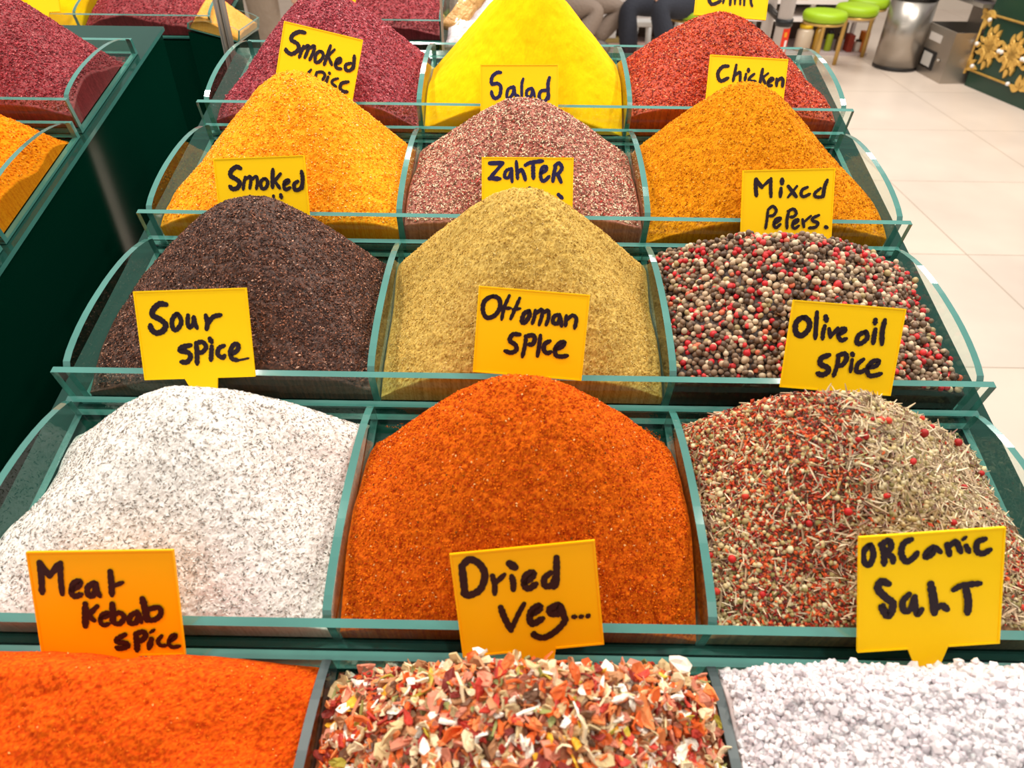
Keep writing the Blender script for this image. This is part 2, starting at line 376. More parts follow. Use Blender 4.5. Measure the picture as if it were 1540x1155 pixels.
def scatter(q, N, shape, size, cols, wts, seed, tilt=0.35, lift=0.3, margin=0.003, jitter=0.15, where=None, smooth=False, hexa=None, shapes=None, xy=None):
    r = np.random.default_rng(seed)
    if hexa:
        gx, gs = np.meshgrid(np.arange(q.x0+margin, q.x1-margin, hexa), np.arange(q.s0+margin, q.s1-margin, hexa*0.8))
        gx = gx+np.where(np.arange(gx.shape[0])[:, None] % 2, hexa/2, 0)
        X = gx.ravel()+r.normal(0, hexa*0.2, gx.size); S = gs.ravel()+r.normal(0, hexa*0.2, gx.size)
        X = np.clip(X, q.x0+margin, q.x1-margin); S = np.clip(S, q.s0+margin, q.s1-margin)
    else:
        X = r.uniform(q.x0+margin, q.x1-margin, N); S = r.uniform(q.s0+margin, q.s1-margin, N)
        k = r.random(N) < 1/np.maximum(q.normal(X, S)[:, 2], 0.3)*0.62
        if where is not None: k &= r.random(N) < where(X, S)
        X, S = X[k], S[k]
    N = len(X); nrm = q.normal(X, S)
    sz = np.array(size)*np.exp(r.normal(0, jitter, (N, 1)))*(1+r.normal(0, 0.08, (N, 3)))
    P = np.stack([X, S, q.height(X, S)], 1) + nrm*(lift*sz[:, 2:3]) + nrm*r.normal(0, 0.18, (N, 1))*sz[:, 2:3]
    R = rots(nrm, N, tilt, r)
    cols = np.array([srgb(*c) for c in cols])
    ci = r.choice(len(cols), N, p=np.array(wts)/sum(wts)); CC = np.clip(cols[ci]*(1+r.normal(0, 0.12, (N, 1))), 0, 1)
    out = []
    sh = shapes or [shape]
    which = r.integers(0, len(sh), N)
    for w, (bv, bf) in enumerate(sh):
        k = which == w
        if not k.any(): continue
        n = int(k.sum())
        V = np.einsum('nij,nkj->nki', R[k], bv[None]*sz[k][:, None, :]) + P[k][:, None, :]
        T = bf[None]+(np.arange(n)*len(bv))[:, None, None]
        out.append((V.reshape(-1, 3), T.reshape(-1, 3), np.repeat(CC[k], len(bv), 0), np.full(n*len(bf), smooth)))
    return out
def granular_mat(name, rough=0.8, spec=0.25, bump=(1500, 0.5, 0.0004), sss=0.0):
    m = bpy.data.materials.new(name); m.use_nodes = True; nt = m.node_tree; b = nt.nodes['Principled BSDF']
    at = nt.nodes.new('ShaderNodeAttribute'); at.attribute_name = 'grain_colour'; nt.links.new(at.outputs['Color'], b.inputs['Base Color'])
    b.inputs['Roughness'].default_value = rough; b.inputs['Specular IOR Level'].default_value = spec
    if sss: b.inputs['Subsurface Weight'].default_value = sss; b.inputs['Subsurface Radius'].default_value = (0.009, 0.008, 0.008)
    if bump:
        tc = nt.nodes.new('ShaderNodeTexCoord'); nz = nt.nodes.new('ShaderNodeTexNoise'); bp = nt.nodes.new('ShaderNodeBump')
        nz.inputs['Scale'].default_value = bump[0]; bp.inputs['Strength'].default_value = bump[1]; bp.inputs['Distance'].default_value = bump[2]
        nt.links.new(tc.outputs['Object'], nz.inputs['Vector']); nt.links.new(nz.outputs['Fac'], bp.inputs['Height']); nt.links.new(bp.outputs['Normal'], b.inputs['Normal'])
    return m
M['powder'] = granular_mat('ground spice', 0.9, 0.12)
M['flaky'] = granular_mat('flaked spice', 0.55, 0.4, None)
M['corn'] = granular_mat('peppercorn skin', 0.5, 0.4, (900, 0.35, 0.0005))
M['salt'] = granular_mat('salt crystal', 0.2, 0.5, None, 1.0)
def heap(name, row, q, parts, m, label, cat='spice', loc=None, rz=0.0):
    V, T, C, S = [], [], [], []; off = 0
    for v, t, c, s in parts:
        V.append(v); T.append(t+off); C.append(c); S.append(s); off += len(v)
    me = build_mesh(name, np.concatenate(V), np.concatenate(T), np.concatenate(C), np.concatenate(S), m)
    o = link(name, me, m); o.location = rk(0, (row-2)*PITCH, 0) if loc is None else loc; o.rotation_euler = (TILT, 0, rz)
    tag(o, label, cat, 'heaps of spice in the trays', 'stuff'); return o
xa, xb = DX-TH/2-0.0008, DX+TH/2+0.0008
xe = PX-TH/2-0.0008
BINS = {'A': (-xe, -xb), 'B': (-xa, xa), 'C': (xb, xe)}

# row 1 -------------------------------------------------------------
q = Heap(*BINS['A'], -0.275, 0.178, 0.050, sloped=False, front=0.0, left=0.02, right=-0.012, back=-0.02, e=0.6, grain=0.0010, seed=3, lump=0.004, dent=[(-0.27, 0.125, 0.05, 0.018, 0.010), (-0.19, 0.150, 0.02, 0.010, 0.005)])
heap('spice_heap', 1, q, [surface(q, 0.0009, [(190, 54, 4), (222, 82, 6), (236, 102, 12)], 5)] + scatter(q, 5000, OCT, (0.0014, 0.0010, 0.0008), [(205, 66, 6), (242, 126, 28), (255, 190, 110)], [5, 4, 0.4], 6), M['powder'], 'vivid orange-red powder at the bottom left, under the Meat Kebab spice sign')
q = Heap(*BINS['B'], 0.012, 0.172, 0.060, sloped=False, front=0.0, left=-0.02, right=-0.016, back=-0.044, e=0.5, seed=5, lump=0.003)
CH = [chip(k) for k in range(10)]+[stick(0.12), stick(0.3)]
VEG = [(226, 100, 36), (236, 138, 76), (232, 206, 166), (246, 236, 220), (214, 186, 136), (188, 56, 40), (140, 42, 30), (212, 132, 104), (182, 128, 86), (112, 74, 50), (196, 176, 60), (150, 150, 90), (230, 170, 40)]
VW = [5, 4, 5, 4, 4, 3, 1.6, 4, 3, 1.4, 0.7, 0.8, 1]
heap('spice_heap', 1, q, [surface(q, 0.002, [(120, 60, 35), (170, 90, 50), (190, 130, 90)], 7)]
     + scatter(q, 5200, None, (0.0100, 0.0078, 0.0085), VEG, VW, 8, tilt=0.7, lift=0.1, margin=0.006, jitter=0.28, shapes=CH[:10])
     + scatter(q, 3600, None, (0.0068, 0.0052, 0.0066), VEG, VW, 9, tilt=0.8, lift=0.6, margin=0.005, jitter=0.3, shapes=CH[:10])
     + scatter(q, 520, None, (0.013, 0.0022, 0.0022), [(225, 200, 150), (200, 120, 80), (150, 150, 80), (120, 70, 50)], [3, 3, 1, 1], 10, tilt=0.4, lift=1.2, margin=0.01, shapes=CH[10:]), M['flaky'], 'crumpled chips of dried vegetables in the bottom middle bin')
q = Heap(*BINS['C'], 0.285, 0.170, 0.058, sloped=False, front=0.0, left=-0.008, right=0.0, back=-0.02, e=0.8, seed=8, lump=0.002)
CR = [crystal(k) for k in range(5)]
heap('spice_heap', 1, q, [surface(q, 0.002, [(214, 204, 204), (236, 228, 228)], 12)]
     + scatter(q, 0, None, (0.0041, 0.0036, 0.0034), [(230, 222, 224), (220, 212, 216), (238, 233, 234)], [5, 3, 2], 13, tilt=0.9, lift=0.25, jitter=0.22, hexa=0.0027, shapes=CR)
     + scatter(q, 5200, None, (0.0034, 0.0030, 0.0028), [(230, 222, 224), (222, 214, 218), (238, 233, 234)], [5, 3, 2], 14, tilt=0.9, lift=0.9, jitter=0.25, shapes=CR), M['salt'], 'white coarse salt crystals at the bottom right, under the ORGANIC SALT sign')

# row 2 -------------------------------------------------------------
q = Heap(*BINS['A'], -0.258, 0.160, 0.063, front=-0.008, left=-0.036, right=-0.022, back=-0.044, e=0.42, grain=0.00045, seed=11, lump=0.0012)
heap('spice_heap', 2, q, [surface(q, 0.0009, [(206, 198, 190), (232, 226, 220), (246, 242, 238)], 15)]
     + scatter(q, 22000, OCT, (0.0030, 0.0008, 0.0007), [(242, 236, 230), (214, 206, 196), (146, 136, 126), (112, 106, 98)], [5, 3, 2.8, 1.8], 16, tilt=0.25), M['powder'], 'white seasoning flecked with grey, behind the Meat Kebab spice sign')
q = Heap(*BINS['B'], 0.0, 0.152, 0.094, front=-0.006, left=-0.022, right=-0.024, back=-0.044, e=0.42, grain=0.0009, seed=12, lump=0.0016)
heap('spice_heap', 2, q, [surface(q, 0.0009, [(168, 56, 4), (208, 90, 6), (228, 112, 12)], 17)]
     + scatter(q, 26000, OCT, (0.0018, 0.0013, 0.0010), [(206, 88, 8), (232, 116, 14), (166, 48, 6), (244, 190, 120), (90, 70, 30)], [6, 5, 3, 0.25, 0.12], 18, tilt=0.8), M['powder'], 'orange-red ground spice heap in the centre, behind the Dried veg sign')
q = Heap(*BINS['C'], 0.240, 0.160, 0.068, front=-0.008, left=-0.022, right=-0.040, back=-0.044, e=0.34, seed=14, lump=0.002)
chz = lambda X, S: np.clip(1.5*np.exp(-(((X-0.205)/0.038)**2))*np.clip(1.3-4*np.abs(S-0.10), 0, 1) + 1.3*np.exp(-((X-0.185)/0.035)**2-((S-0.16)/0.05)**2)+0.8*np.exp(-((X-0.385)/0.03)**2-((S-0.06)/0.04)**2), 0.06, 1)
sdz = lambda X, S: np.clip(0.35+0.9*np.exp(-((X-0.17)/0.03)**2)+0.9*np.exp(-((X-0.30)/0.035)**2)+0.8*(S < 0.04), 0, 1)
stz = lambda X, S: np.clip(0.25+1.0*np.exp(-((X-0.33)/0.06)**2)+0.5*np.exp(-((X-0.25)/0.03)**2), 0, 1)
STK = [stick(0.1), stick(0.35), stick(-0.2), stick(0.7)]
heap('spice_heap', 2, q, [surface(q, 0.0018, [(96, 62, 38), (140, 96, 60), (160, 120, 80)], 19)]
     + scatter(q, 9000, ICO1, (0.0042, 0.0037, 0.0036), [(198, 176, 126), (170, 150, 96), (212, 196, 154), (140, 128, 74)], [5, 4, 3, 1.5], 20, where=sdz, smooth=True, tilt=0.9, lift=0.3, jitter=0.16)
     + scatter(q, 22000, OCT, (0.0036, 0.0024, 0.0014), [(190, 62, 22), (146, 36, 20), (214, 96, 40), (86, 26, 22)], [4, 4, 3, 1.4], 21, where=chz, lift=1.6, tilt=0.8)
     + scatter(q, 9000, None, (0.0098, 0.0011, 0.0011), [(206, 184, 148), (176, 148, 116), (222, 204, 172), (132, 100, 84), (170, 158, 104)], [5, 5, 3, 2, 2], 22, where=stz, tilt=0.4, lift=1.6, jitter=0.22, margin=0.006, shapes=STK)
     + scatter(q, 7500, None, (0.0100, 0.0010, 0.0010), [(206, 184, 148), (176, 148, 116), (222, 204, 172), (132, 100, 84)], [5, 5, 3, 2], 25, where=lambda X, S: 1-0.8*np.clip(chz(X, S), 0, 1), tilt=0.4, lift=2.0, jitter=0.22, margin=0.006, shapes=STK)
     + scatter(q, 46, ICO2, (0.0052, 0.0050, 0.0050), [(176, 22, 18), (204, 54, 32)], [3, 1], 23, smooth=True, lift=0.8), M['flaky'], 'mixed herbs with seeds, straw and chilli flakes, right end of the second row')

# row 3 -------------------------------------------------------------
q = Heap(*BINS['A'], -0.260, 0.152, 0.079, front=-0.008, left=-0.040, right=-0.026, back=-0.044, e=0.36, grain=0.0008, seed=21, lump=0.0014)
heap('spice_heap', 3, q, [surface(q, 0.0011, [(36, 17, 9), (74, 40, 25), (100, 60, 41)], 30)]
     + scatter(q, 34000, OCT, (0.0027, 0.0015, 0.0010), [(68, 36, 22), (106, 62, 42), (46, 22, 13), (156, 100, 74), (200, 156, 132)], [5, 4, 5.5, 2.6, 0.6], 31, tilt=0.8), M['flaky'], 'dark brown flaky spice heap behind the Sour spice sign')
q = Heap(*BINS['B'], -0.001, 0.148, 0.0965, front=-0.008, left=-0.026, right=-0.026, back=-0.044, e=0.28, grain=0.0008, seed=22, lump=0.0014)
heap('spice_heap', 3, q, [surface(q, 0.001, [(160, 122, 48), (202, 166, 84), (214, 182, 102)], 32)]
     + scatter(q, 14000, OCT, (0.0017, 0.0012, 0.0010), [(212, 178, 96), (194, 156, 74), (156, 118, 52), (228, 202, 136)], [5, 4, 2, 1], 33, tilt=0.8), M['powder'], 'olive yellow ground spice cone behind the Ottoman spice sign')
q = Heap(*BINS['C'], 0.262, 0.150, 0.038, front=-0.008, left=-0.016, right=-0.030, back=-0.044, e=0.5, seed=23, lump=0.0012)
PC = [(110, 86, 66), (78, 58, 44), (134, 108, 84), (210, 188, 156), (180, 154, 124), (190, 26, 34), (214, 54, 54), (206, 104, 72), (170, 150, 104)]
PW = [6, 4, 5, 3, 4, 2.6, 1.8, 1, 0.8]
heap('spice_heap', 3, q, [surface(q, 0.002, [(40, 26, 20), (66, 46, 36)], 34)]
     + scatter(q, 0, ICO2, (0.0058, 0.0058, 0.0056), PC, PW, 35, smooth=True, hexa=0.0058, lift=0.15, jitter=0.09)
     + scatter(q, 1500, ICO2, (0.0057, 0.0057, 0.0055), PC, PW, 36, smooth=True, lift=0.75, jitter=0.09), M['corn'], 'mixed red, white and black peppercorns behind the Olive oil spice sign')

# row 4 -------------------------------------------------------------
q = Heap(*BINS['A'], -0.266, 0.150, 0.085, front=-0.008, left=-0.040, right=-0.026, back=-0.044, e=0.26, grain=0.0006, seed=31, lump=0.0014)
heap('spice_heap', 4, q, [surface(q, 0.0011, [(232, 128, 8), (246, 156, 20), (250, 178, 46)], 40)]
     + scatter(q, 12000, OCT, (0.0024, 0.0016, 0.0010), [(248, 160, 26), (252, 190, 70), (232, 120, 10), (255, 216, 140)], [5, 4, 3, 0.9], 41, tilt=0.4), M['powder'], 'golden orange flaky powder behind the Smoked sign with a level top edge')
q = Heap(*BINS['B'], 0.0, 0.150, 0.0555, front=-0.010, left=-0.030, right=-0.030, back=-0.044, e=0.24, grain=0.0008, seed=32, lump=0.0012)
heap('spice_heap', 4, q, [surface(q, 0.0014, [(120, 60, 48), (164, 88, 72), (184, 116, 94)], 42)]
     + scatter(q, 26000, OCT, (0.0034, 0.0016, 0.0011), [(212, 164, 136), (174, 88, 74), (238, 216, 184), (110, 80, 54), (206, 54, 44), (146, 66, 58)], [5, 4, 5, 4, 0.6, 2.2], 43, tilt=0.5, lift=0.5), M['flaky'], 'pinkish brown herb blend with pale flecks behind the ZahTER sign')
q = Heap(*BINS['C'], 0.256, 0.152, 0.078, front=-0.008, left=-0.026, right=-0.040, back=-0.044, e=0.3, grain=0.0008, seed=33, lump=0.0012)
heap('spice_heap', 4, q, [surface(q, 0.0011, [(176, 96, 4), (216, 134, 8), (228, 150, 18)], 44)]
     + scatter(q, 16000, OCT, (0.0022, 0.0013, 0.0009), [(216, 136, 10), (232, 156, 24), (164, 86, 10), (240, 190, 90)], [5, 4, 3, 0.6], 45, tilt=0.8), M['powder'], 'mustard brown curry heap behind the Mixed PePers sign')

# row 5 -------------------------------------------------------------
q = Heap(*BINS['A'], -0.272, 0.140, 0.081, front=-0.010, left=-0.040, right=-0.026, back=-0.044, e=0.28, grain=0.0008, seed=41, lump=0.0012)
SUM = [(150, 38, 54), (176, 58, 72), (112, 22, 38), (218, 128, 138)]  # last, pale pink flake colour paints in the sparkle of highlights
heap('spice_heap', 5, q, [surface(q, 0.0014, [(96, 18, 32), (150, 40, 54), (170, 56, 66)], 50)]
     + scatter(q, 22000, OCT, (0.0030, 0.0020, 0.0013), SUM, [5, 4, 3, 1.3], 51, tilt=0.8), M['flaky'], 'maroon flaky spice behind the tilted Smoked spice sign')
q = Heap(*BINS['B'], 0.006, 0.140, 0.112, front=-0.012, left=-0.026, right=-0.026, back=-0.044, e=0.12, grain=0.0001, seed=42, lump=0.0010)
heap('spice_heap', 5, q, [surface(q, 0.0016, [(255, 186, 0), (255, 196, 0), (255, 202, 2)], 52, mixscale=40)], M['powder'], 'bright yellow turmeric cone behind the Salad sign')
q = Heap(*BINS['C'], 0.264, 0.140, 0.058, front=-0.010, left=-0.020, right=-0.040, back=-0.044, e=0.36, grain=0.0008, seed=43, lump=0.0012)
heap('spice_heap', 5, q, [surface(q, 0.0014, [(130, 28, 6), (182, 52, 8), (200, 70, 16)], 54)]
     + scatter(q, 22000, OCT, (0.0032, 0.0022, 0.0013), [(186, 52, 10), (208, 82, 28), (124, 22, 6), (232, 150, 104)], [5, 4, 4, 0.8], 55, tilt=0.8), M['flaky'], 'red chilli flakes behind the Chicken sign, rear right of the main stand')

# left stand ---------------------------------------------------------
LX0, LX1 = -0.604-0.28+TH/2+0.001, -0.604-TH/2-0.001
q = Heap(LX0, LX1, -0.745, 0.140, 0.092, front=-0.012, left=-0.012, right=-0.026, back=-0.044, e=0.2, grain=0.0008, seed=51, lump=0.0014)
heap('spice_heap', 5, q, [surface(q, 0.0014, [(96, 18, 24), (140, 36, 44), (160, 50, 56)], 60)]
     + scatter(q, 22000, OCT, (0.0034, 0.0022, 0.0014), [(146, 38, 48), (170, 56, 66), (110, 22, 32), (200, 110, 110)], [5, 4, 3, 0.6], 61, tilt=0.8), M['flaky'], 'dark red flaky spice at the top left, on the left stand')
q = Heap(LX0, LX1, -0.745, 0.140, 0.084, front=-0.012, left=-0.012, right=-0.022, back=-0.044, e=0.2, grain=0.0008, seed=52, lump=0.0014)
heap('spice_heap', 4, q, [surface(q, 0.0014, [(216, 100, 2), (244, 134, 6), (250, 150, 20)], 62)]
     + scatter(q, 9000, OCT, (0.003, 0.0020, 0.0012), [(244, 132, 8), (252, 170, 60), (226, 110, 6)], [5, 2, 3], 63, tilt=0.8), M['powder'], 'orange powder at the left edge, in front of the dark red spice')
q = Heap(LX0, LX1, -0.745, 0.140, 0.06, front=-0.012, left=-0.012, right=-0.03, back=-0.044, e=0.3, grain=0.0006, seed=53)
heap('spice_heap', 3, q, [surface(q, 0.002, [(150, 90, 40), (180, 120, 60)], 64)], M['powder'], 'brown powder in the lowest left-hand tray, mostly out of frame')
# ------------------------------------------------------------------ hand-written signs
LEAN = math.radians(27)
NRM = np.array([0, -math.cos(LEAN), math.sin(LEAN)]); UPV = np.array([0, math.sin(LEAN), math.cos(LEAN)])
def smooth_line(pts, per=7):
    P = [np.array(p, float) for p in pts]
    if len(P) == 2: return [P[0]+(P[1]-P[0])*t for t in np.linspace(0, 1, 5)]
    if np.linalg.norm(P[0]-P[-1]) < 1e-6: E = [P[-2]]+P+[P[1]]
    else: E = [2*P[0]-P[1]]+P+[2*P[-1]-P[-2]]
    out = []
    for i in range(1, len(E)-2):
        a, b, c, d = E[i-1:i+3]
        for t in np.linspace(0, 1, per, endpoint=False):
            out.append(0.5*((2*b)+(c-a)*t+(2*a-5*b+4*c-d)*t*t+(3*b-a-3*c+d)*t**3))
    out.append(P[-1]); return out
def sign(row, corners, label, origin, scale, strokes, ink, hgt=None, stem=None, plane=None, group='yellow signs in the spice heaps', card='sign'):
    """corners: TL, TR and (optionally) BR, BL of the card in the photograph; the card leans on the glass lip behind its heap"""
    p0 = rk(0, (row-1)*PITCH-0.0025, 0.003) if plane is None else plane
    un = lambda uv: onplane(uv[0], uv[1], p0, NRM)
    C = [un(c) for c in corners]
    X = C[1]-C[0]
    if len(C) == 4: X = X+(C[2]-C[3])
    X /= np.linalg.norm(X); Y = np.cross(NRM, X); Y /= np.linalg.norm(Y)
    w = np.linalg.norm(C[1]-C[0]); 
    if len(C) == 4:
        w = 0.5*(w+np.linalg.norm(C[2]-C[3])); h = 0.5*(np.linalg.norm(C[3]-C[0])+np.linalg.norm(C[2]-C[1])) if hgt is None else hgt; ctr = sum(C)/4
        if hgt is not None: ctr = (C[0]+C[1])/2-Y*h/2
    else:
        h = hgt; ctr = (C[0]+C[1])/2-Y*h/2
    root = ctr-Y*h/2
    t = empty('spice_sign', root); tag(t, label, 'sign', group)
    Mx = Matrix(((X[0], Y[0], NRM[0], root[0]), (X[1], Y[1], NRM[1], root[1]), (X[2], Y[2], NRM[2], root[2]), (0, 0, 0, 1))); t.matrix_world = Mx
    th = 0.0018; rm = 0.0012
    bm = bmesh.new(); bm_box(bm, -w/2, w/2, 0, h, -th, 0)
    for a in ((-w/2, w/2, h-rm, h), (-w/2, -w/2+rm, 0, h-rm), (w/2-rm, w/2, 0, h-rm)): bm_box(bm, a[0], a[1], a[2], a[3], 0.0, 0.0006)
    st = stem or (-0.018, 0.018, -0.011, 0.011, 0.03)
    for a in ((-w/2+rm, st[0], 0, rm), (st[1], w/2-rm, 0, rm)): bm_box(bm, a[0], a[1], a[2], a[3], 0.0, 0.0006)
    obj('card', bm, M[card], t)
    prism('stem', [(st[0], 0.0), (st[1], 0.0), (st[3], -st[4]*0.55), (st[3]*0.8, -st[4]), (st[2]*0.8, -st[4]), (st[2], -st[4]*0.55)], 2, -th, 0, M[card], t)
    bm = bmesh.new(); inv = Mx.inverted()
    loc = lambda p: (lambda q: np.array([q[0], q[1]]))(inv @ Vector(un((origin[0]+p[0]/scale, origin[1]+p[1]/scale))))
    rr = random.Random(len(label)*7+row)
    for k, (wd, pts) in enumerate(strokes):
        L = [loc(q) for q in smooth_line(pts)]; n = len(L)
        r0 = 0.5*np.linalg.norm(loc((pts[0][0]+wd*1.26, pts[0][1]))-loc(pts[0])); z = 0.0004+0.00003*k
        rad = [r0*(0.95+0.16*math.sin(2.1*i+k)*rr.random())*(1.0 if i > 1 else 0.86) for i in range(n)]
        rad[-1] *= 0.75
        left, right = [], []
        for i in range(n):
            d = L[min(i+1, n-1)]-L[max(i-1, 0)]; d = d/(np.linalg.norm(d)+1e-9); nn = np.array([-d[1], d[0]])
            left.append(bm.verts.new((*(L[i]+nn*rad[i]), z))); right.append(bm.verts.new((*(L[i]-nn*rad[i]), z)))
        for i in range(n-1): bm.faces.new((left[i], right[i], right[i+1], left[i+1]))
        for (c, r_, s_) in ((L[0], rad[0], L[0]-L[1]), (L[-1], rad[-1], L[-1]-L[-2])):
            a0 = math.atan2(s_[1], s_[0]); cen = bm.verts.new((*c, z)); arc = [bm.verts.new((c[0]+r_*math.cos(a0+a), c[1]+r_*math.sin(a0+a), z)) for a in np.linspace(-math.pi/2, math.pi/2, 7)]
            for i in range(6): bm.faces.new((cen, arc[i], arc[i+1]))
    for f in bm.faces:
        f.normal_update()
        if f.normal.z < 0: f.normal_flip()
    obj('lettering', bm, M[ink], t)
    return t
sign(2, [(205, 438), (373, 433), (381, 566), (213, 572)], 'yellow sign reading Sour spice, stuck in the white seasoning', (200, 430), 7.7, [
 (58, [(385,215),(310,210),(240,270),(230,340),(320,390),(380,450),(350,520),(270,545),(215,500),(205,455)]),
 (48, [(505,325),(455,400),(465,490),(510,505),(560,430),(545,360),(505,325)]),
 (44, [(640,340),(635,420),(655,480),(700,440),(705,355)]), (44, [(710,360),(720,430),(745,490)]),
 (50, [(845,340),(865,430),(855,500)]), (46, [(870,440),(930,360),(1020,335)]),
 (50, [(670,685),(570,710),(550,750),(640,770),(670,820),(630,880),(560,880)]),
 (50, [(735,660),(745,790),(745,905)]), (46, [(740,660),(810,650),(850,710),(800,770),(760,765)]),
 (48, [(915,700),(910,790),(905,860)]), (56, [(893,610),(915,650)]), (46, [(1060,690),(1000,720),(985,790),(1040,830),(1065,805)]),
 (46, [(1150,790),(1215,740),(1220,680),(1170,680),(1130,760),(1150,840),(1220,860)]), (22, [(1210,862),(1280,850),(1345,835)])], 'ink', stem=(-0.014, 0.016, -0.006, 0.014, 0.03))
sign(2, [(720, 430), (886, 443), (876, 573), (711, 559)], 'yellow sign reading Ottoman spice, stuck in the orange-red heap', (705, 425), 7.7, [
 (46, [(270,160),(180,220),(165,330),(210,405),(300,380),(360,290),(350,190),(270,160)]),
 (36, [(470,150),(410,290),(380,430)]), (34, [(400,300),(485,295)]), (36, [(590,180),(530,320),(485,420)]), (34, [(510,310),(595,300)]),
 (46, [(700,325),(640,360),(615,450),(650,460),(700,390),(700,330)]),
 (38, [(770,320),(760,400),(735,475)]), (38, [(765,370),(840,310),(850,370),(815,490)]), (38, [(850,360),(915,320),(925,400),(895,490)]),
 (42, [(1050,370),(990,390),(975,460),(1030,470),(1060,390)]), (40, [(1060,390),(1070,470),(1075,505)]),
 (40, [(1130,380),(1125,440),(1120,500)]), (40, [(1135,430),(1200,380),(1245,420),(1225,530)]),
 (46, [(590,600),(510,600),(475,670),(540,720),(550,780),(490,810),(420,790)]),
 (40, [(665,620),(650,730),(620,860)]), (46, [(660,620),(740,610),(765,650),(740,710),(690,715)]),
 (42, [(830,610),(815,730),(795,850)]), (46, [(940,675),(880,710),(870,780),(910,815),(950,800)]),
 (46, [(1000,770),(1080,740),(1105,690),(1050,700),(1000,770),(1010,840),(1070,855),(1140,845)])], 'ink')
sign(2, [(1189, 451), (1357, 464), (1345, 596), (1177, 582)], 'yellow sign reading Olive oil spice, stuck in the herb mix', (1170, 450), 7.7, [
 (58, [(290,210),(210,270),(205,380),(270,420),(350,350),(360,260),(290,210)]), (46, [(450,150),(440,300),(430,455)]),
 (44, [(540,310),(520,390),(515,460)]), (56, [(550,200),(560,250)]), (46, [(590,340),(605,440)]), (40, [(605,440),(690,330)]),
 (44, [(700,410),(770,370),(770,340),(720,350),(695,420),(730,475),(790,455)]),
 (50, [(1000,380),(930,420),(910,500),(960,510),(1030,450),(1020,390),(1000,380)]), (50, [(1125,350),(1110,430),(1100,510)]), (54, [(1125,240),(1120,285)]),
 (50, [(1235,240),(1205,370),(1200,520)]), (56, [(590,645),(500,680),(490,750),(570,790),(575,840),(510,875),(450,855)]),
 (44, [(700,650),(680,770),(640,890)]), (50, [(690,650),(770,630),(790,690),(740,760),(680,765)]), (40, [(855,700),(835,840)]), (52, [(855,630),(865,650)]),
 (46, [(985,695),(920,750),(905,830),(960,840),(1010,810)]), (48, [(1040,790),(1130,770),(1160,715),(1090,720),(1030,800),(1050,880),(1120,880),(1190,860)])], 'ink', stem=(-0.016, 0.017, -0.012, 0.010, 0.03))
sign(1, [(41, 830), (262, 827), (277, 985), (62, 988)], 'yellow sign reading Meat Kebab spice, stuck in the orange-red powder', (35, 825), 6.16, [
 (54, [(155,130),(170,260),(178,410)]), (58, [(155,130),(245,250)]), (58, [(245,250),(350,130)]), (48, [(350,130),(350,270),(365,420)]),
 (50, [(450,380),(520,340),(525,300),(470,320),(450,400),(480,440),(545,420)]), (50, [(660,310),(600,360),(610,430),(660,420),(680,320)]), (46, [(680,330),(690,390),(715,440)]),
 (52, [(810,210),(820,320),(825,430)]), (40, [(825,350),(925,310)]),
 (56, [(580,510),(580,620),(580,715)]), (46, [(690,530),(600,620)]), (50, [(600,610),(660,660)]),
 (40, [(720,640),(785,620),(790,590),(735,610),(720,670),(750,705),(800,690)]), (54, [(830,510),(835,600),(835,680)]), (44, [(835,610),(900,590),(940,630),(900,690),(840,685)]),
 (46, [(1060,580),(1000,620),(990,680),(1050,680),(1080,600)]), (44, [(1080,600),(1100,680)]), (60, [(1110,460),(1140,580),(1150,660)]), (46, [(1150,560),(1260,540),(1280,600),(1230,650),(1160,660)]),
 (46, [(950,790),(880,830),(880,860),(960,870),(970,900),(900,920),(870,910)]), (52, [(1050,790),(1060,870),(1060,940)]), (46, [(1050,780),(1120,765),(1140,800),(1110,840),(1070,850)]),
 (50, [(1195,830),(1170,920)]), (30, [(1185,770),(1220,745)]), (36, [(1290,800),(1255,850),(1280,890),(1330,890)]),
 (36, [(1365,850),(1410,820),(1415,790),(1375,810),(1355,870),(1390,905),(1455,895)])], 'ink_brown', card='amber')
sign(1, [(675, 833), (893, 813), (910, 968), (697, 989)], 'yellow sign reading Dried veg, stuck in the dried vegetables', (670, 810), 6.08, [
 (62, [(150,250),(165,380),(180,520)]), (60, [(150,250),(220,190),(310,230),(360,330),(320,460),(220,515),(165,500)]), (46, [(430,340),(450,420),(450,505)]), (44, [(455,410),(540,325)]),
 (50, [(605,340),(620,400),(620,465)]), (72, [(585,225),(635,260)]), (54, [(730,400),(800,340),(790,305),(730,340),(720,420),(760,455),(830,410)]),
 (52, [(960,310),(905,360),(910,430),(970,420),(1010,340)]), (56, [(1015,170),(1015,280),(1010,400),(990,440)]), (54, [(505,625),(540,720),(600,835)]), (42, [(600,835),(660,700),(720,590)]),
 (56, [(790,690),(860,640),(850,610),(790,650),(770,730),(800,775),(890,725)]), (64, [(1030,600),(960,640),(970,680),(1040,670),(1050,610)]),
 (54, [(1060,620),(1080,700),(1090,750),(1010,840),(900,900),(815,880),(810,860)]), (44, [(1170,710),(1190,710)]), (44, [(1235,710),(1250,705)]), (46, [(1300,705),(1310,695)])], 'ink_brown', stem=(-0.014, 0.016, -0.009, 0.012, 0.03), card='amber')
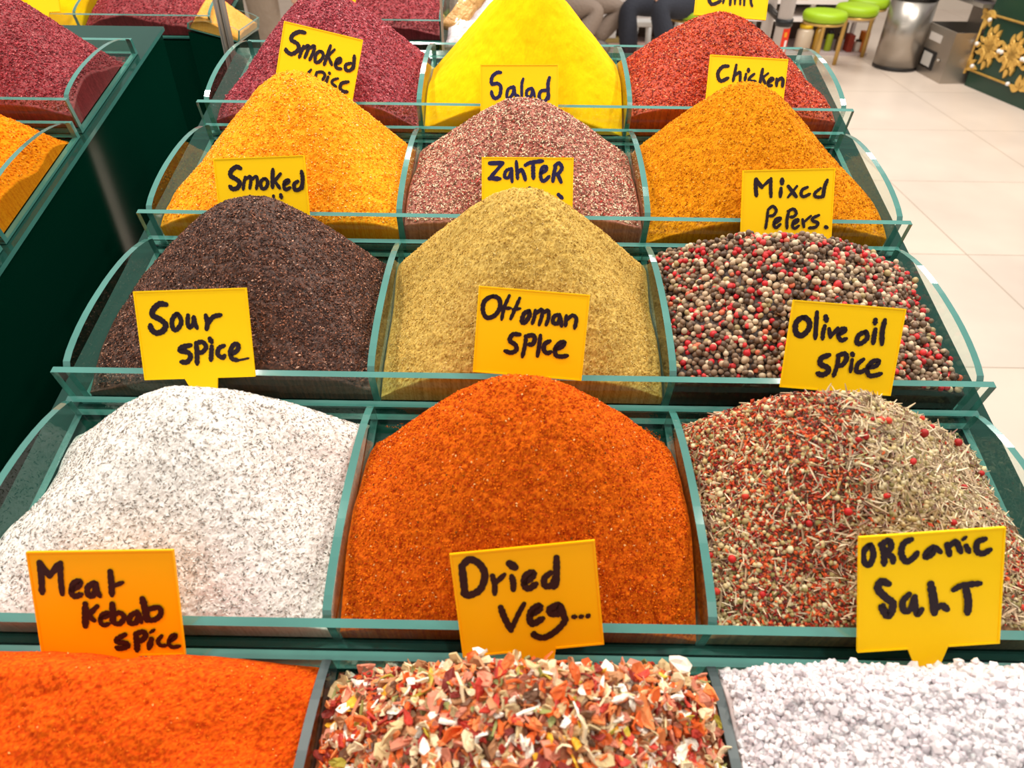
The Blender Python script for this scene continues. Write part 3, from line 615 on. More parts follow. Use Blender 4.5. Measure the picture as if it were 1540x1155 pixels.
sign(1, [(1282, 808), (1500, 795), (1515, 965), (1299, 981)], 'yellow sign reading ORGanic SaLT, stuck in the coarse white salt', (1275, 790), 5.25, [
 (44, [(165,155),(120,220),(130,290),(170,310),(200,240),(190,180),(165,155)]), (48, [(265,150),(285,220),(285,310)]), (46, [(260,150),(320,120),(340,170),(300,220)]), (44, [(300,220),(350,250),(355,290)]),
 (46, [(500,110),(440,140),(420,220),(460,285),(520,250),(545,215)]), (40, [(670,165),(620,210),(610,250),(660,230),(690,170)]), (40, [(690,170),(730,210)]),
 (48, [(780,150),(800,230)]), (44, [(800,160),(850,130),(890,210)]), (42, [(930,160),(955,210)]), (30, [(905,110),(930,90)]), (44, [(1080,105),(1020,130),(1015,200),(1060,220),(1120,190)]),
 (54, [(320,460),(260,440),(235,500),(300,570),(350,610),(340,680),(310,710),(270,650),(275,630)]), (46, [(480,540),(430,600),(440,670),(490,660),(525,560)]), (44, [(525,560),(530,640),(545,700),(580,660)]),
 (58, [(650,460),(670,570),(680,690)]), (50, [(690,650),(740,630),(780,660)]), (46, [(830,505),(900,470),(1040,455)]), (54, [(925,490),(945,590),(940,690)])], 'ink', stem=(-0.014, 0.014, -0.007, 0.007, 0.035))
sign(3, [(322, 239), (458, 233), (466, 331), (330, 336)], 'yellow sign reading Smoked with a level top, half sunk behind the dark brown heap', (315, 225), 9.625, [
 (56, [(450,270),(390,250),(315,310),(310,380),(390,430),(440,480),(410,550),(340,570),(295,530)]), (40, [(520,400),(500,490),(490,580)]), (40, [(520,430),(590,390),(600,460),(585,560)]), (40, [(600,440),(680,390),(695,480),(680,570)]),
 (44, [(800,420),(745,470),(760,560),(820,550),(845,470),(800,420)]), (50, [(920,285),(915,400),(915,550)]), (44, [(1030,350),(950,450)]), (44, [(945,450),(1020,560)]),
 (44, [(1080,510),(1145,470),(1140,440),(1090,470),(1085,560),(1120,575),(1170,550)]), (48, [(1280,460),(1230,500),(1240,580),(1310,570),(1350,500)]), (50, [(1335,315),(1350,420),(1345,560)]),
 (40, [(590,670),(560,760)]), (44, [(720,700),(740,800)]), (40, [(720,730),(800,690),(850,730),(850,790)]), (40, [(930,670),(930,790)]), (40, [(1050,770),(1050,820)]), (52, [(1035,655),(1045,700)])], 'ink')
sign(3, [(725, 236), (862, 237), (861, 345), (724, 344)], 'yellow sign with blue ZahTER lettering, behind the olive yellow cone', (720, 230), 10.27, [
 (60, [(170,160),(370,155)]), (50, [(370,160),(165,395)]), (60, [(165,395),(330,400)]), (44, [(500,240),(420,280),(400,370),(460,380),(500,290)]), (44, [(510,240),(510,350),(515,450)]),
 (46, [(580,130),(590,270),(600,400)]), (50, [(610,300),(660,260),(700,340),(720,420)]), (50, [(720,190),(800,150),(990,125)]), (54, [(840,180),(840,290),(845,395)]),
 (48, [(960,310),(1035,270),(1040,215),(980,230),(955,350),(980,430),(1030,420),(1090,360)]), (50, [(1190,200),(1160,320),(1145,440)]), (50, [(1170,200),(1240,160),(1285,230),(1240,310),(1190,340)]), (54, [(1220,330),(1270,450)]),
 (54, [(785,545),(790,620)]), (54, [(1230,645),(1290,700)])], 'ink_blue')
sign(3, [(1116, 256), (1255, 253), (1251, 361), (1114, 365)], 'yellow sign reading Mixed PePers, stuck in the peppercorns', (1110, 250), 9.63, [
 (50, [(255,190),(255,320),(265,430)]), (50, [(260,190),(345,310)]), (42, [(345,300),(475,185)]), (44, [(475,180),(470,310),(475,440)]), (50, [(620,320),(610,440)]), (62, [(635,190),(635,250)]),
 (50, [(725,290),(840,440)]), (34, [(850,290),(720,450)]), (40, [(1000,305),(930,340),(910,410),(950,440),(1040,400)]), (40, [(1190,320),(1110,390),(1120,440),(1210,440),(1240,360)]), (46, [(1290,200),(1250,300),(1230,440)]),
 (36, [(430,640),(415,780),(395,900)]), (38, [(430,630),(500,580),(550,640),(510,710),(450,720)]), (38, [(530,830),(600,780),(605,750),(540,770),(515,850),(550,890),(610,840)]),
 (40, [(730,660),(705,780),(705,900)]), (38, [(720,650),(800,620),(840,680),(800,730),(750,735)]), (36, [(800,840),(860,800),(860,770),(800,800),(785,870),(820,900),(880,860)]),
 (42, [(930,770),(950,880)]), (34, [(950,810),(1050,720)]), (40, [(1165,710),(1080,750),(1080,790),(1150,820),(1120,880),(1020,895)]), (50, [(1265,880),(1285,890)])], 'ink')
sign(4, [(428, 32), (547, 60), (528, 155), (412, 127)], 'tilted yellow sign reading Smoked spice, behind the golden orange heap', (410, 25), 8.25, [
 (44, [(400,200),(330,190),(250,230),(235,290),(310,340),(320,410),(240,465),(175,430),(165,400)]), (36, [(385,370),(360,430),(330,510)]), (36, [(370,410),(440,360),(440,410),(400,510)]), (36, [(450,400),(515,365),(510,430),(460,540)]),
 (36, [(600,430),(540,470),(530,560),(580,560),(630,490),(600,430)]), (36, [(720,360),(680,480),(640,600)]), (30, [(770,410),(690,490)]), (36, [(690,490),(735,600)]),
 (36, [(790,590),(840,560),(840,520),(800,540),(780,600),(800,640),(850,650)]), (36, [(970,580),(910,600),(910,660),(960,670),(1000,630)]), (38, [(1015,490),(1010,570),(1000,650)]),
 (32, [(560,690),(620,690),(650,730),(620,790)]), (32, [(550,690),(520,790)]), (36, [(705,700),(710,710)]), (34, [(690,750),(660,830)]), (30, [(810,770),(750,790),(740,830),(790,870)]), (38, [(940,810),(860,830),(840,890),(880,930),(930,935)]), (30, [(480,660),(430,720)])], 'ink')
sign(4, [(723, 97), (839, 97), (840, 188), (722, 188)], 'yellow sign with blue Salad lettering, behind the speckled pink herb heap', (715, 90), 11.55, [
 (52, [(440,220),(370,225),(290,300),(285,420),(380,410),(440,470),(420,620),(340,670),(290,610),(280,550)]), (46, [(660,465),(570,510),(545,630),(580,670),(650,590),(670,480)]), (46, [(675,480),(690,600),(750,630)]),
 (44, [(830,330),(805,430),(805,660)]), (46, [(980,490),(900,530),(890,620),(960,640),(1000,510)]), (44, [(1000,510),(1030,640)]), (50, [(1240,530),(1150,540),(1110,600),(1120,700),(1200,720),(1260,640)]), (52, [(1285,310),(1260,430),(1270,680)])], 'ink_blue')
sign(4, [(1067, 82), (1183, 89), (1177, 180), (1060, 173)], 'yellow sign reading Chicken, behind the mustard brown curry heap', (1055, 75), 11.0, [
 (52, [(440,270),(350,280),(275,370),(280,470),(330,515),(440,465)]), (42, [(575,250),(550,380),(520,520)]), (42, [(545,430),(630,370),(640,440),(635,520)]), (42, [(735,400),(715,510)]), (54, [(775,320),(775,360)]),
 (42, [(870,400),(800,460),(790,510),(900,525)]), (46, [(1010,320),(990,420),(965,550)]), (36, [(1100,390),(1010,460)]), (42, [(1010,450),(1050,560)]), (44, [(1110,540),(1180,490),(1150,470),(1100,530),(1110,590),(1160,590)]),
 (44, [(1240,480),(1240,600)]), (48, [(1240,520),(1320,470),(1345,520),(1335,610)])], 'ink')
PL5 = rk(0, 3*PITCH+0.168, 0.058)
sign(5, [(1052, -62), (1163, -55), (1151, 31), (1044, 22)], 'yellow sign on top of the red chilli heap at the upper frame edge', (1035, 0), 11.85, [
 (52, [(560,-470),(450,-480),(370,-300),(360,-60),(420,75),(580,20)]), (36, [(690,-480),(660,-150),(620,60)]), (40, [(670,-80),(730,-140),(750,0),(745,90)]), (38, [(840,-200),(830,75)]), (40, [(850,-330),(852,-310)]), (38, [(940,-480),(925,80)]), (38, [(1020,-480),(995,95)]), (38, [(1120,-200),(1115,30),(1140,115)]), (40, [(1130,-330),(1134,-310)])], 'ink', plane=PL5)
sign(5, [(432, -110), (548, -82), (534, 8), (420, -18)], 'yellow sign whose lowest corner shows above the maroon heap', (410, -115), 8.25, [
 (44, [(400,200),(330,190),(250,230),(235,290),(310,340),(320,410),(240,465),(175,430)])], 'ink', plane=rk(0, 3*PITCH+0.168, 0.074), stem=(-0.008, 0.012, -0.006, 0.010, 0.03))
# ------------------------------------------------------------------ stands behind
M['steel'] = mat('brushed steel', (178, 170, 160), 0.32, metal=0.85, var=(5, 0.12))
M['steel_dark'] = mat('dark steel', (70, 64, 60), 0.35, metal=0.6)
M['black'] = mat('black plastic', (24, 22, 22), 0.45)
M['grey'] = mat('light grey paint', (188, 176, 168), 0.4)
M['white'] = mat('white plastic', (240, 236, 230), 0.4)
def far_tray(u0, v0, u1, v1, y, label, ends=(True, True), divs=()):
    a, b = at_y(u0, v0, y), at_y(u1, v1, y); loc = np.array([(a[0]+b[0])/2, y, (a[2]+b[2])/2]); hw = (b[0]-a[0])/2
    glass_tray(0, -hw, hw, divs, label, ends, loc=loc, over=0.0); return loc, hw
def plain_stand(x0, x1, y0, y1, z1, label):
    t = empty('display_stand', ((x0+x1)/2, (y0+y1)/2, 0)); tag(t, label, 'display stand')
    w, d = (x1-x0)/2, (y1-y0)/2; rise = 2*d*math.tan(TILT)
    prism('cabinet', [(-d, 0.0), (d, 0.0), (d, z1+rise), (-d, z1)], 0, -w, w, M['green'], t)
    return t
yF = 1.37
loc, hw = far_tray(-95, 21, 312, 23, yF, 'far glass tray with dark red and yellow spice beyond the left stand', divs=(0.0,))
e1 = loc + np.array([0, -BT*0 + 0, 0])
zb = loc[2]+BASE*CE-0.004
plain_stand(loc[0]-hw, loc[0]+hw, yF+0.012, yF+0.23, zb-0.004, 'dark green stand beyond the left stand, seen above its far corner')
d0 = 0.0042
q = Heap(d0, hw-d0, hw*0.52, 0.15, 0.09, front=-0.012, left=-0.012, right=-0.014, back=-0.034, e=0.2, p=2.3, grain=0.0008, seed=61)
SUM2 = [(150, 40, 48), (172, 58, 66), (112, 22, 32), (200, 108, 108)]
heap('spice_heap', 0, q, [surface(q, 0.002, [(104, 20, 28), (150, 42, 50), (166, 56, 62)], 70)] + scatter(q, 9000, OCT, (0.0045, 0.003, 0.0018), SUM2, [5, 4, 3, 0.6], 71, tilt=0.5), M['flaky'], 'dark red spice in the far tray beyond the left stand', loc=loc)
q = Heap(-hw+d0, -d0, -hw*0.52, 0.15, 0.08, front=-0.012, left=-0.012, right=-0.014, back=-0.034, e=0.2, p=2.3, grain=0.0001, seed=62)
heap('spice_heap', 0, q, [surface(q, 0.003, [(255, 186, 0), (255, 198, 0)], 72, mixscale=40)], M['powder'], 'small patch of yellow powder at the upper left edge, in the far tray', loc=loc)
loc, hw = far_tray(470, 29, 662, 32, yF, 'far glass tray with dark red spice, beside the clear bin')
zb = loc[2]+BASE*CE-0.004
plain_stand(loc[0]-hw, loc[0]+hw, yF+0.012, yF+0.23, zb-0.004, 'dark green stand behind the maroon heap, beside the clear bin')
q = Heap(-hw+d0, hw-d0, -0.01, 0.15, 0.085, front=-0.012, left=-0.014, right=-0.014, back=-0.034, e=0.2, p=2.3, grain=0.0008, seed=63)
heap('spice_heap', 0, q, [surface(q, 0.002, [(110, 22, 32), (156, 44, 54), (176, 60, 70)], 73)] + scatter(q, 9000, OCT, (0.0045, 0.003, 0.0018), SUM2, [5, 4, 3, 0.6], 74, tilt=0.5), M['flaky'], 'dark red spice behind the maroon heap, left of the clear bin', loc=loc)
# tray turned sideways with orange powder
pl = at_y(376, 36, 1.44); loc = np.array([pl[0], 1.44, pl[2]]); KS = 0.5
glass_tray(0, -0.14, 0.14, (), 'glass tray facing right with orange powder, behind the steel post', loc=loc, over=0.0, rz=math.pi/2).scale = (KS, KS, KS)
q = Heap(-0.135, 0.135, 0.0, 0.17, 0.075, front=-0.014, left=-0.004, right=-0.012, back=-0.03, e=0.25, p=2.4, grain=0.0004, seed=64)
heap('spice_heap', 0, q, [surface(q, 0.0025, [(240, 150, 50), (250, 176, 96), (246, 160, 60)], 75)], M['powder'], 'orange powder behind the steel post', loc=loc, rz=math.pi/2).scale = (KS, KS, KS)
t = empty('display_stand', (loc[0]-0.058, loc[1], 0)); tag(t, 'dark green stand under the sideways tray of orange powder', 'display stand')
zz = loc[2]+KS*(BASE*CE-0.006)-0.002
prism('cabinet', [(-0.055, 0.0), (0.05, 0.0), (0.05, zz), (-0.055, zz+0.024)], 1, -0.07, 0.07, M['green'], t)
# card over the yellow powder
sgp = at_y(80, -10, 1.36)
sign(0, [(22, -60), (90, -52), (95, 12), (70, 24)], 'yellow card at the upper left edge above the small patch of yellow powder', (0, 0), 1.0, [(5, [(50, -40), (60, -30)])], 'ink', hgt=0.095, plane=sgp, stem=(-0.01, 0.01, -0.006, 0.006, 0.02))
# steel post
pp = at_y(336, 40, 1.22)
t = empty('steel_post', (pp[0], 1.22, 0)); tag(t, 'thin vertical steel post behind the left end of the rear tray', 'post')
lathe('tube', [(0.0058, 0.01), (0.0058, 1.9)], M['steel'], t, 12, (-0.0042, 0, 0)); lathe('tube', [(0.0058, 0.01), (0.0058, 1.9)], M['steel'], t, 12, (0.0075, 0, 0))
lathe('foot', [(0.045, 0.0), (0.045, 0.008), (0.016, 0.012)], M['steel'], t, 20)

# clear bin with packets
b0 = at_y(664, 78, 1.06); 
t0 = tag(empty('plinth', (b0[0]+0.10, 1.22, 0)), 'dark green plinth under the clear acrylic bin', 'plinth')
zt = b0[2]-0.01
box('body', (-0.10, -0.15, 0), (0.10, 0.15, zt-0.012), M['green'], t0); box('top_board', (-0.104, -0.16, zt-0.012), (0.104, 0.16, zt), [M['green_glass'], M['edge']], t0, 2)
t = tag(empty('clear_bin', (b0[0]+0.10, 1.20, zt)), 'clear acrylic bin of packets behind the left slope of the bright yellow cone', 'bin')
AC = [M['acrylic'], mat('acrylic edge', (226, 206, 190), 0.2)]
box('front_pane', (-0.10, -0.13, 0), (0.10, -0.126, 0.20), AC, t, 1); box('back_pane', (-0.10, 0.126, 0), (0.10, 0.13, 0.20), AC, t, 1)
box('side_pane', (-0.10, -0.126, 0), (-0.096, 0.126, 0.20), AC, t, 0); box('side_pane', (0.096, -0.126, 0), (0.10, 0.126, 0.20), AC, t, 0)
box('bottom', (-0.096, -0.126, 0), (0.096, 0.126, 0.004), AC, t, 2)
M['packet'] = mat('glossy white packet', (246, 234, 238), 0.22, bump=(40, 0.8, 0.01), coat=0.5)
M['apricot'] = mat('orange fruit pack', (238, 176, 106), 0.3, bump=(60, 0.9, 0.01), var=(30, 0.3), coat=0.5)
def pillow(name, w, d, h, m, px, y, lean, roll, label, group):
    bm = bmesh.new(); n = 10
    for sgn in (1, -1):
        g = [[bm.verts.new((w*(i/n-0.5), d*(j/n-0.5), sgn*(0.001+h*(max(0, (1-(2*i/n-1)**4)*(1-(2*j/n-1)**4)))**0.6)+0.003*math.sin(i*1.7+j*1.3))) for j in range(n+1)] for i in range(n+1)]
        for i in range(n):
            for j in range(n):
                f = bm.faces.new((g[i][j], g[i+1][j], g[i+1][j+1], g[i][j+1])[::sgn]); f.smooth = True
    bmesh.ops.remove_doubles(bm, verts=bm.verts[:], dist=0.0025)
    o = obj(name, bm, m); o.matrix_world = Matrix.Translation(Vector(at_y(px[0], px[1], y))) @ Matrix.Rotation(lean, 4, 'X') @ Matrix.Rotation(roll, 4, 'Z')
    return tag(o, label, 'packet', group)
pillow('fruit_packet', 0.040, 0.11, 0.008, M['apricot'], (703, 10), 1.14, 0.95, -0.62, 'orange packet leaning at the left inside the clear bin', 'packets in the clear bin')
pillow('white_packet', 0.085, 0.14, 0.010, M['packet'], (738, 26), 1.14, 0.95, -0.62, 'upper glossy white packet inside the clear bin', 'packets in the clear bin')
pillow('white_packet', 0.10, 0.06, 0.008, M['packet'], (715, 54), 1.105, 0.80, -0.15, 'lower glossy white packet inside the clear bin, nearest the yellow cone', 'packets in the clear bin')

# ------------------------------------------------------------------ far right: stools, bins, ornate counter
M['lime'] = mat('lime green leatherette', (158, 194, 18), 0.45, bump=(300, 0.1, 0.002))
M['gold'] = mat('gold paint', (214, 176, 98), 0.3, metal=0.55)
M['gold_orn'] = mat('carved gold ornament', (224, 178, 88), 0.4, metal=0.25, var=(40, 0.3))
def stool(loc, rz, label, sh=0.45, r=0.15):
    t = empty('stool', loc, (0, 0, rz)); tag(t, label, 'stool', 'green cushioned stools with gold legs')
    lathe('seat', [(r*0.82, sh-0.065), (r*0.97, sh-0.058), (r, sh-0.036), (r*0.985, sh-0.018), (r*0.92, sh-0.004), (r*0.6, sh)], M['lime'], t, 36)
    lathe('seat_ring', [(r*0.9, sh-0.082), (r*0.93, sh-0.080), (r*0.93, sh-0.0662), (r*0.9, sh-0.0658)], M['gold'], t, 36)
    for k in range(4):
        a = math.pi/4+k*math.pi/2; c, s = math.cos(a), math.sin(a)
        tube('leg', [(c*r*1.10, s*r*1.10, 0.0), (c*r*1.07, s*r*1.07, sh*0.5), (c*r*1.05, s*r*1.05, sh-0.05), (c*r*1.02, s*r*1.02, sh-0.014)], 0.0155, M['gold'], t, 10)
        return t
fl = lambda u, v: at_z(u, v)
stool(fl(1217, 118), 0.35, 'lime green stool nearest the red chilli heap, left of the pair at right')
stool(fl(1264, 106), 0.75, 'lime green stool in front of the steel cylinder, its legs nearest the viewer')
stool(fl(1282, 91), 0.0, 'lime green stool farthest back, beside the steel cylinder')
stool(fl(1024, 112), 0.6, 'lime green stool under the person in dark jeans')
stool(fl(806, 112), 0.6, 'lime green stool under the person in taupe trousers, hidden by the yellow cone')
# steel cylinder bin
c = fl(1357, 109); rb = 0.158
t = empty('steel_bin', (c[0], c[1]+rb, 0)); tag(t, 'tall round steel waste bin behind the lime green stools', 'waste bin')
lathe('base_ring', [(rb*1.01, 0.0), (rb*1.01, 0.022), (rb, 0.024)], M['black'], t, 40)
lathe('body', [(rb, 0.0245), (rb, 0.475)], M['steel'], t, 40)
lathe('lid', [(rb*1.02, 0.4755), (rb*1.02, 0.50), (rb*0.9, 0.54), (rb*0.4, 0.56)], M['black'], t, 40)
# square steel dispenser with open top
A, B, Cc = fl(1372, 104), fl(1412, 126), fl(1446, 127)
ux = (B-A); wl = np.linalg.norm(ux[:2]); ang = math.atan2(ux[1], ux[0])
t = empty('steel_dispenser', (A[0], A[1], 0), (0, 0, ang)); tag(t, 'square steel cabinet with open top, between the round bin and the ornate counter', 'dispenser')
hh = 0.335; dp = 0.30
bm = bmesh.new()
bm_box(bm, 0, wl, 0, 0.012, 0, hh); bm_box(bm, 0, 0.012, 0.0125, dp, 0, hh); bm_box(bm, wl-0.012, wl, 0.0125, dp, 0, hh); bm_box(bm, 0.0125, wl-0.0125, dp-0.012, dp, 0, hh+0.16); bm_box(bm, 0.0125, wl-0.0125, 0.0125, dp-0.0125, 0, 0.012)
obj('body', bm, M['steel'], t)
box('inner_tray', (0.014, 0.014, hh-0.09), (wl-0.014, dp-0.014, hh-0.08), M['black'], t)
box('top_shelf', (-0.02, 0.10, hh+0.16), (wl+0.02, dp+0.2, hh+0.185), M['steel'], t)
box('side_post', (-0.02, 0.012, 0.02), (-0.002, 0.03, hh+0.16), M['steel'], t)
w_ = box('window', (wl*0.16, -0.008, 0.05), (wl*0.62, -0.0005, 0.175), M['black'], t, bevel=0.003)
g = box('window_pane', (wl*0.24, -0.011, 0.068), (wl*0.54, -0.0085, 0.157), mat('grey card', (190, 186, 180), 0.5), w_)
box('plate', (wl*0.22, -0.003, 0.235), (wl*0.62, -0.0005, 0.285), mat('pale metal plate', (206, 198, 190), 0.4), t)
lathe('knob', [(0.012, 0), (0.012, 0.012), (0.004, 0.016)], M['steel'], t, 14, (wl*0.78, -0.012, 0.13))
# purple bag on the shelf
bm = bmesh.new(); bmesh.ops.create_icosphere(bm, subdivisions=3, radius=0.5)
for v in bm.verts: v.co *= 1+0.06*math.sin(9*v.co.x+5*v.co.z)+0.05*math.sin(11*v.co.y); v.co.x *= 0.34; v.co.y *= 0.22; v.co.z *= 0.16
o = obj('bag', bm, mat('glossy purple film', (120, 96, 132), 0.25, var=(20, 0.4), coat=0.6), smooth=True)
ca, sa = math.cos(ang), math.sin(ang); px_, py_ = wl*0.5, 0.22
o.location = (A[0]+ca*px_-sa*py_, A[1]+sa*px_+ca*py_, hh+0.185+0.076); o.rotation_euler = (0, 0, ang)
tag(o, 'purple bag on the shelf above the square steel cabinet', 'bag')
# ornate green counter
P0, P1 = fl(1450, 128), fl(1540, 166)
dv = (P1-P0)/np.linalg.norm(P1-P0); ang = math.atan2(dv[1], dv[0]); Lc = 2.6; hc = 0.92
t = empty('ornate_counter', (P0[0], P0[1], 0), (0, 0, ang)); tag(t, 'dark green counter with carved gold ornament at the upper right', 'counter')
M['green2'] = mat('satin dark green paint', (26, 60, 46), 0.25, spec=0.5)
box('body', (0, 0, 0), (Lc, 0.6, hc), M['green2'], t); box('top_board', (-0.02, -0.03, hc+0.0005), (Lc+0.02, 0.62, hc+0.03), mat('bright green lacquer', (8, 92, 50), 0.2), t)
nrm = np.array([dv[1], -dv[0], 0])
def onface(u, v):
    p = onplane(u, v, P0, nrm); d = p-P0; return (float(d[:2] @ dv[:2]), float(p[2]))
fx0, fz0 = onface(1463, 106); fx1, fz1 = onface(1477, 17)
fx0 = (fx0+fx1)/2
bm = bmesh.new(); L2 = Lc-0.12
def strip(a, b, r=0.008): bm_tube(bm, [(a[0], -0.006, a[1]), (b[0], -0.006, b[1])], r, 6)
strip((fx0, fz0), (fx0, fz1)); strip((fx0, fz0), (L2, fz0)); strip((fx0, fz1), (L2, fz1)); strip((L2, fz0), (L2, fz1))
obj('frame_moulding', bm, M['gold_orn'], t)
def leaf(bm, x, z, L, w, a, y=-0.014):
    n = 8; top = []; bot = []
    for i in range(n+1):
        tt = i/n; ww = w*math.sin(math.pi*min(1, tt**0.75)); bx_ = 0.12*L*math.sin(math.pi*tt)
        for lst, s in ((top, 1), (bot, -1)):
            lx, lz = L*tt, s*ww+bx_; lst.append((x+lx*math.cos(a)-lz*math.sin(a), z+lx*math.sin(a)+lz*math.cos(a)))
    for i in range(n):
        vs = [bm.verts.new((p[0], y, p[1])) for p in (bot[i], bot[i+1], top[i+1], top[i])]
        vb = [bm.verts.new((p[0], -0.001, p[1])) for p in (bot[i], bot[i+1], top[i+1], top[i])]
        if i not in (0,): bm.faces.new(vs)
        else: bm.faces.new(vs[1:])if False else bm.faces.new(vs)
        bm.faces.new((vs[0], vb[0], vb[1], vs[1])); bm.faces.new((vs[3], vs[2], vb[2], vb[3]))
def scroll(bm, x, z, r, a0, sgn):
    pts = []
    for i in range(22):
        k = i/21; rr = r*(1-0.78*k); a = a0+sgn*k*4.6; pts.append((x+rr*math.cos(a), -0.009, z+rr*math.sin(a)))
    bm_tube(bm, pts, [0.010*(1-0.35*i/21) for i in range(22)], 6)
cx0, cz0 = onface(1474, 92); cx1, cz1 = onface(1482, 42); ch = (cz1-cz0)/2*1.16; cz = (cz0+cz1)/2; cx0 = min(cx0, cx1)
for k in range(8):
    bm = bmesh.new(); cx = cx0+ch*1.0+k*ch*1.9
    for j in range(8): leaf(bm, cx, cz, ch*0.70, ch*0.19, j*math.pi/4)
    for j in range(4):
        a = math.pi/4+j*math.pi/2
        for s in (1, -1):
            scroll(bm, cx+ch*0.62*math.cos(a), cz+ch*0.62*math.sin(a), ch*0.30, a+s*1.2, s); leaf(bm, cx+ch*0.5*math.cos(a+s*0.25), cz+ch*0.5*math.sin(a+s*0.25), ch*0.62, ch*0.13, a+s*0.5)
        leaf(bm, cx+ch*0.75*math.cos(a-math.pi/4), cz+ch*0.75*math.sin(a-math.pi/4), ch*0.5, ch*0.15, a-math.pi/4)
    obj('carved_ornament', bm, M['gold_orn'], t)
    for (ax_, az_) in ((-1.02, 0), (1.12, 0)):
        bm = bmesh.new(); bmesh.ops.create_icosphere(bm, subdivisions=2, radius=0.014)
        pe = obj('pearl', bm, M['white'], t, True); pe.location = (cx+ax_*ch, -0.018, cz+az_*ch)
for (qx, qz, sx, sz) in ((fx0, fz0, 1, 1), (fx0, fz1, 1, -1)):
    bm = bmesh.new()
    for a in (0.15, 0.8, 1.4): leaf(bm, qx, qz, 0.10, 0.022, math.atan2(math.sin(a)*sz, math.cos(a)*sx))
    for a in (2.5, 4.0): leaf(bm, qx, qz, 0.05, 0.018, a)
    obj('corner_ornament', bm, M['gold_orn'], t)
    bm = bmesh.new(); bmesh.ops.create_icosphere(bm, subdivisions=2, radius=0.014); pe = obj('pearl', bm, M['white'], t, True); pe.location = (qx+0.06*sx, -0.018, qz+0.03*sz)
px1, pz1 = onface(1519, 126)
bm = bmesh.new(); bmesh.ops.create_icosphere(bm, subdivisions=2, radius=0.014); pe = obj('pearl', bm, M['white'], t, True); pe.location = (px1, -0.018, pz1)
bm = bmesh.new()
for a in (0.2, 1.1, 2.0, 3.0): leaf(bm, px1+0.10, pz1-0.01, 0.09, 0.022, a)
obj('corner_ornament', bm, M['gold_orn'], t)

# grey tubular stand with a red sticker
yl = 3.6; a = at_y(1180, 30, yl); b2 = at_y(1155, 30, yl+0.12)
t = empty('tubular_stand', (a[0], yl, 0)); tag(t, 'light grey tubular stand with a red sticker, behind the red chilli heap', 'stand')
rp = 0.036
lathe('pole', [(rp, 0.0), (rp, 1.5)], M['grey'], t, 20); lathe('pole', [(rp*0.8, 0.0), (rp*0.8, 1.5)], M['grey'], t, 20, (b2[0]-a[0], 0.12, 0))
zc = at_y(1180, 33, yl)[2]; lathe('collar', [(rp*1.16, zc-0.016), (rp*1.16, zc+0.016)], M['black'], t, 20)
tube('brace', [(-rp*0.6, 0.02, zc+0.01), (b2[0]-a[0]-0.02, 0.10, zc+0.05)], 0.017, M['steel_dark'], t)
zs0, zs1 = at_y(1186, 80, yl)[2], at_y(1186, 41, yl)[2]
bm = bmesh.new(); n = 8
def arcstrip(bm, r, a0, a1, z0, z1, mi):
    rows_ = [[bm.verts.new((r*math.cos(x), r*math.sin(x), z)) for z in (z0, z1)] for x in np.linspace(a0, a1, n+1)]
    for i in range(n):
        f = bm.faces.new((rows_[i][0], rows_[i+1][0], rows_[i+1][1], rows_[i][1])); f.material_index = mi
arcstrip(bm, rp*1.02, -1.75, -0.3, zs0, zs1, 0); arcstrip(bm, rp*1.04, -1.25, -0.85, zs0+(zs1-zs0)*0.1, zs0+(zs1-zs0)*0.55, 1); arcstrip(bm, rp*1.04, -1.5, -1.1, zs0+(zs1-zs0)*0.68, zs0+(zs1-zs0)*0.86, 2)
obj('sticker', bm, [mat('red sticker', (236, 56, 22), 0.4), M['white'], mat('yellow print', (250, 160, 30), 0.4)], t)

# ------------------------------------------------------------------ shelf of goods along the back
ys = 5.95
xl, xr = 0.2, at_y(1310, 60, ys)[0]; zp = max(0.02, at_y(1240, 85, ys)[2]); zt_ = at_y(1240, 34, ys)[2]; z3 = at_y(1200, 12, ys+0.1)[2]
t = empty('shelf_unit', ((xl+xr)/2, ys+0.25, 0)); tag(t, 'low pale shelf unit of goods behind the stools', 'shelf'); hwid = (xr-xl)/2
M['shelf'] = mat('white laminate', (236, 226, 220), 0.4); M['plinth'] = mat('pale lilac grey laminate', (206, 190, 188), 0.5)
box('plinth', (-hwid, -0.25, 0), (hwid, 0.25, zp), M['plinth'], t)
box('shelf_board', (-hwid, -0.23, zt_), (hwid, 0.25, zt_+0.03), M['shelf'], t); box('shelf_board', (-hwid, -0.23, z3+0.04), (hwid, 0.25, z3+0.07), M['shelf'], t)
box('back_panel', (-hwid, 0.2505, 0), (hwid, 0.27, 1.1), mat('dark brown shelf back', (92, 76, 64), 0.7), t)  # back panel in one even dark brown
for xx in (-hwid, -hwid/3, hwid/3, hwid-0.03): box('upright', (xx, 0.10, zp+0.0005), (xx+0.03, 0.13, zt_-0.0005), M['shelf'], t)
def jar(u, v, wpx, hpx, body, lid, label, y=ys+0.08, z=None, cat='jar'):
    p = at_y(u, v, y); r = wpx*0.5*5.35/1068; h = hpx*5.2/1068*1.1; z = zp if z is None else z
    tt = empty('jar', (p[0], y, z)); tag(tt, label, cat, 'goods on the low shelf')
    lathe('body', [(r*0.92, 0.0005), (r, 0.01), (r, h*0.78), (r*0.72, h*0.86)], body, tt, 18); lathe('lid', [(r*0.78, h*0.862), (r*0.78, h), (r*0.7, h*1.01)], lid, tt, 18)
    return tt
amber = mat('amber glass', (176, 132, 40), 0.15, coat=0.6); ylid = mat('yellow lid', (240, 200, 20), 0.4); lgr = mat('light green label', (150, 170, 30), 0.4)
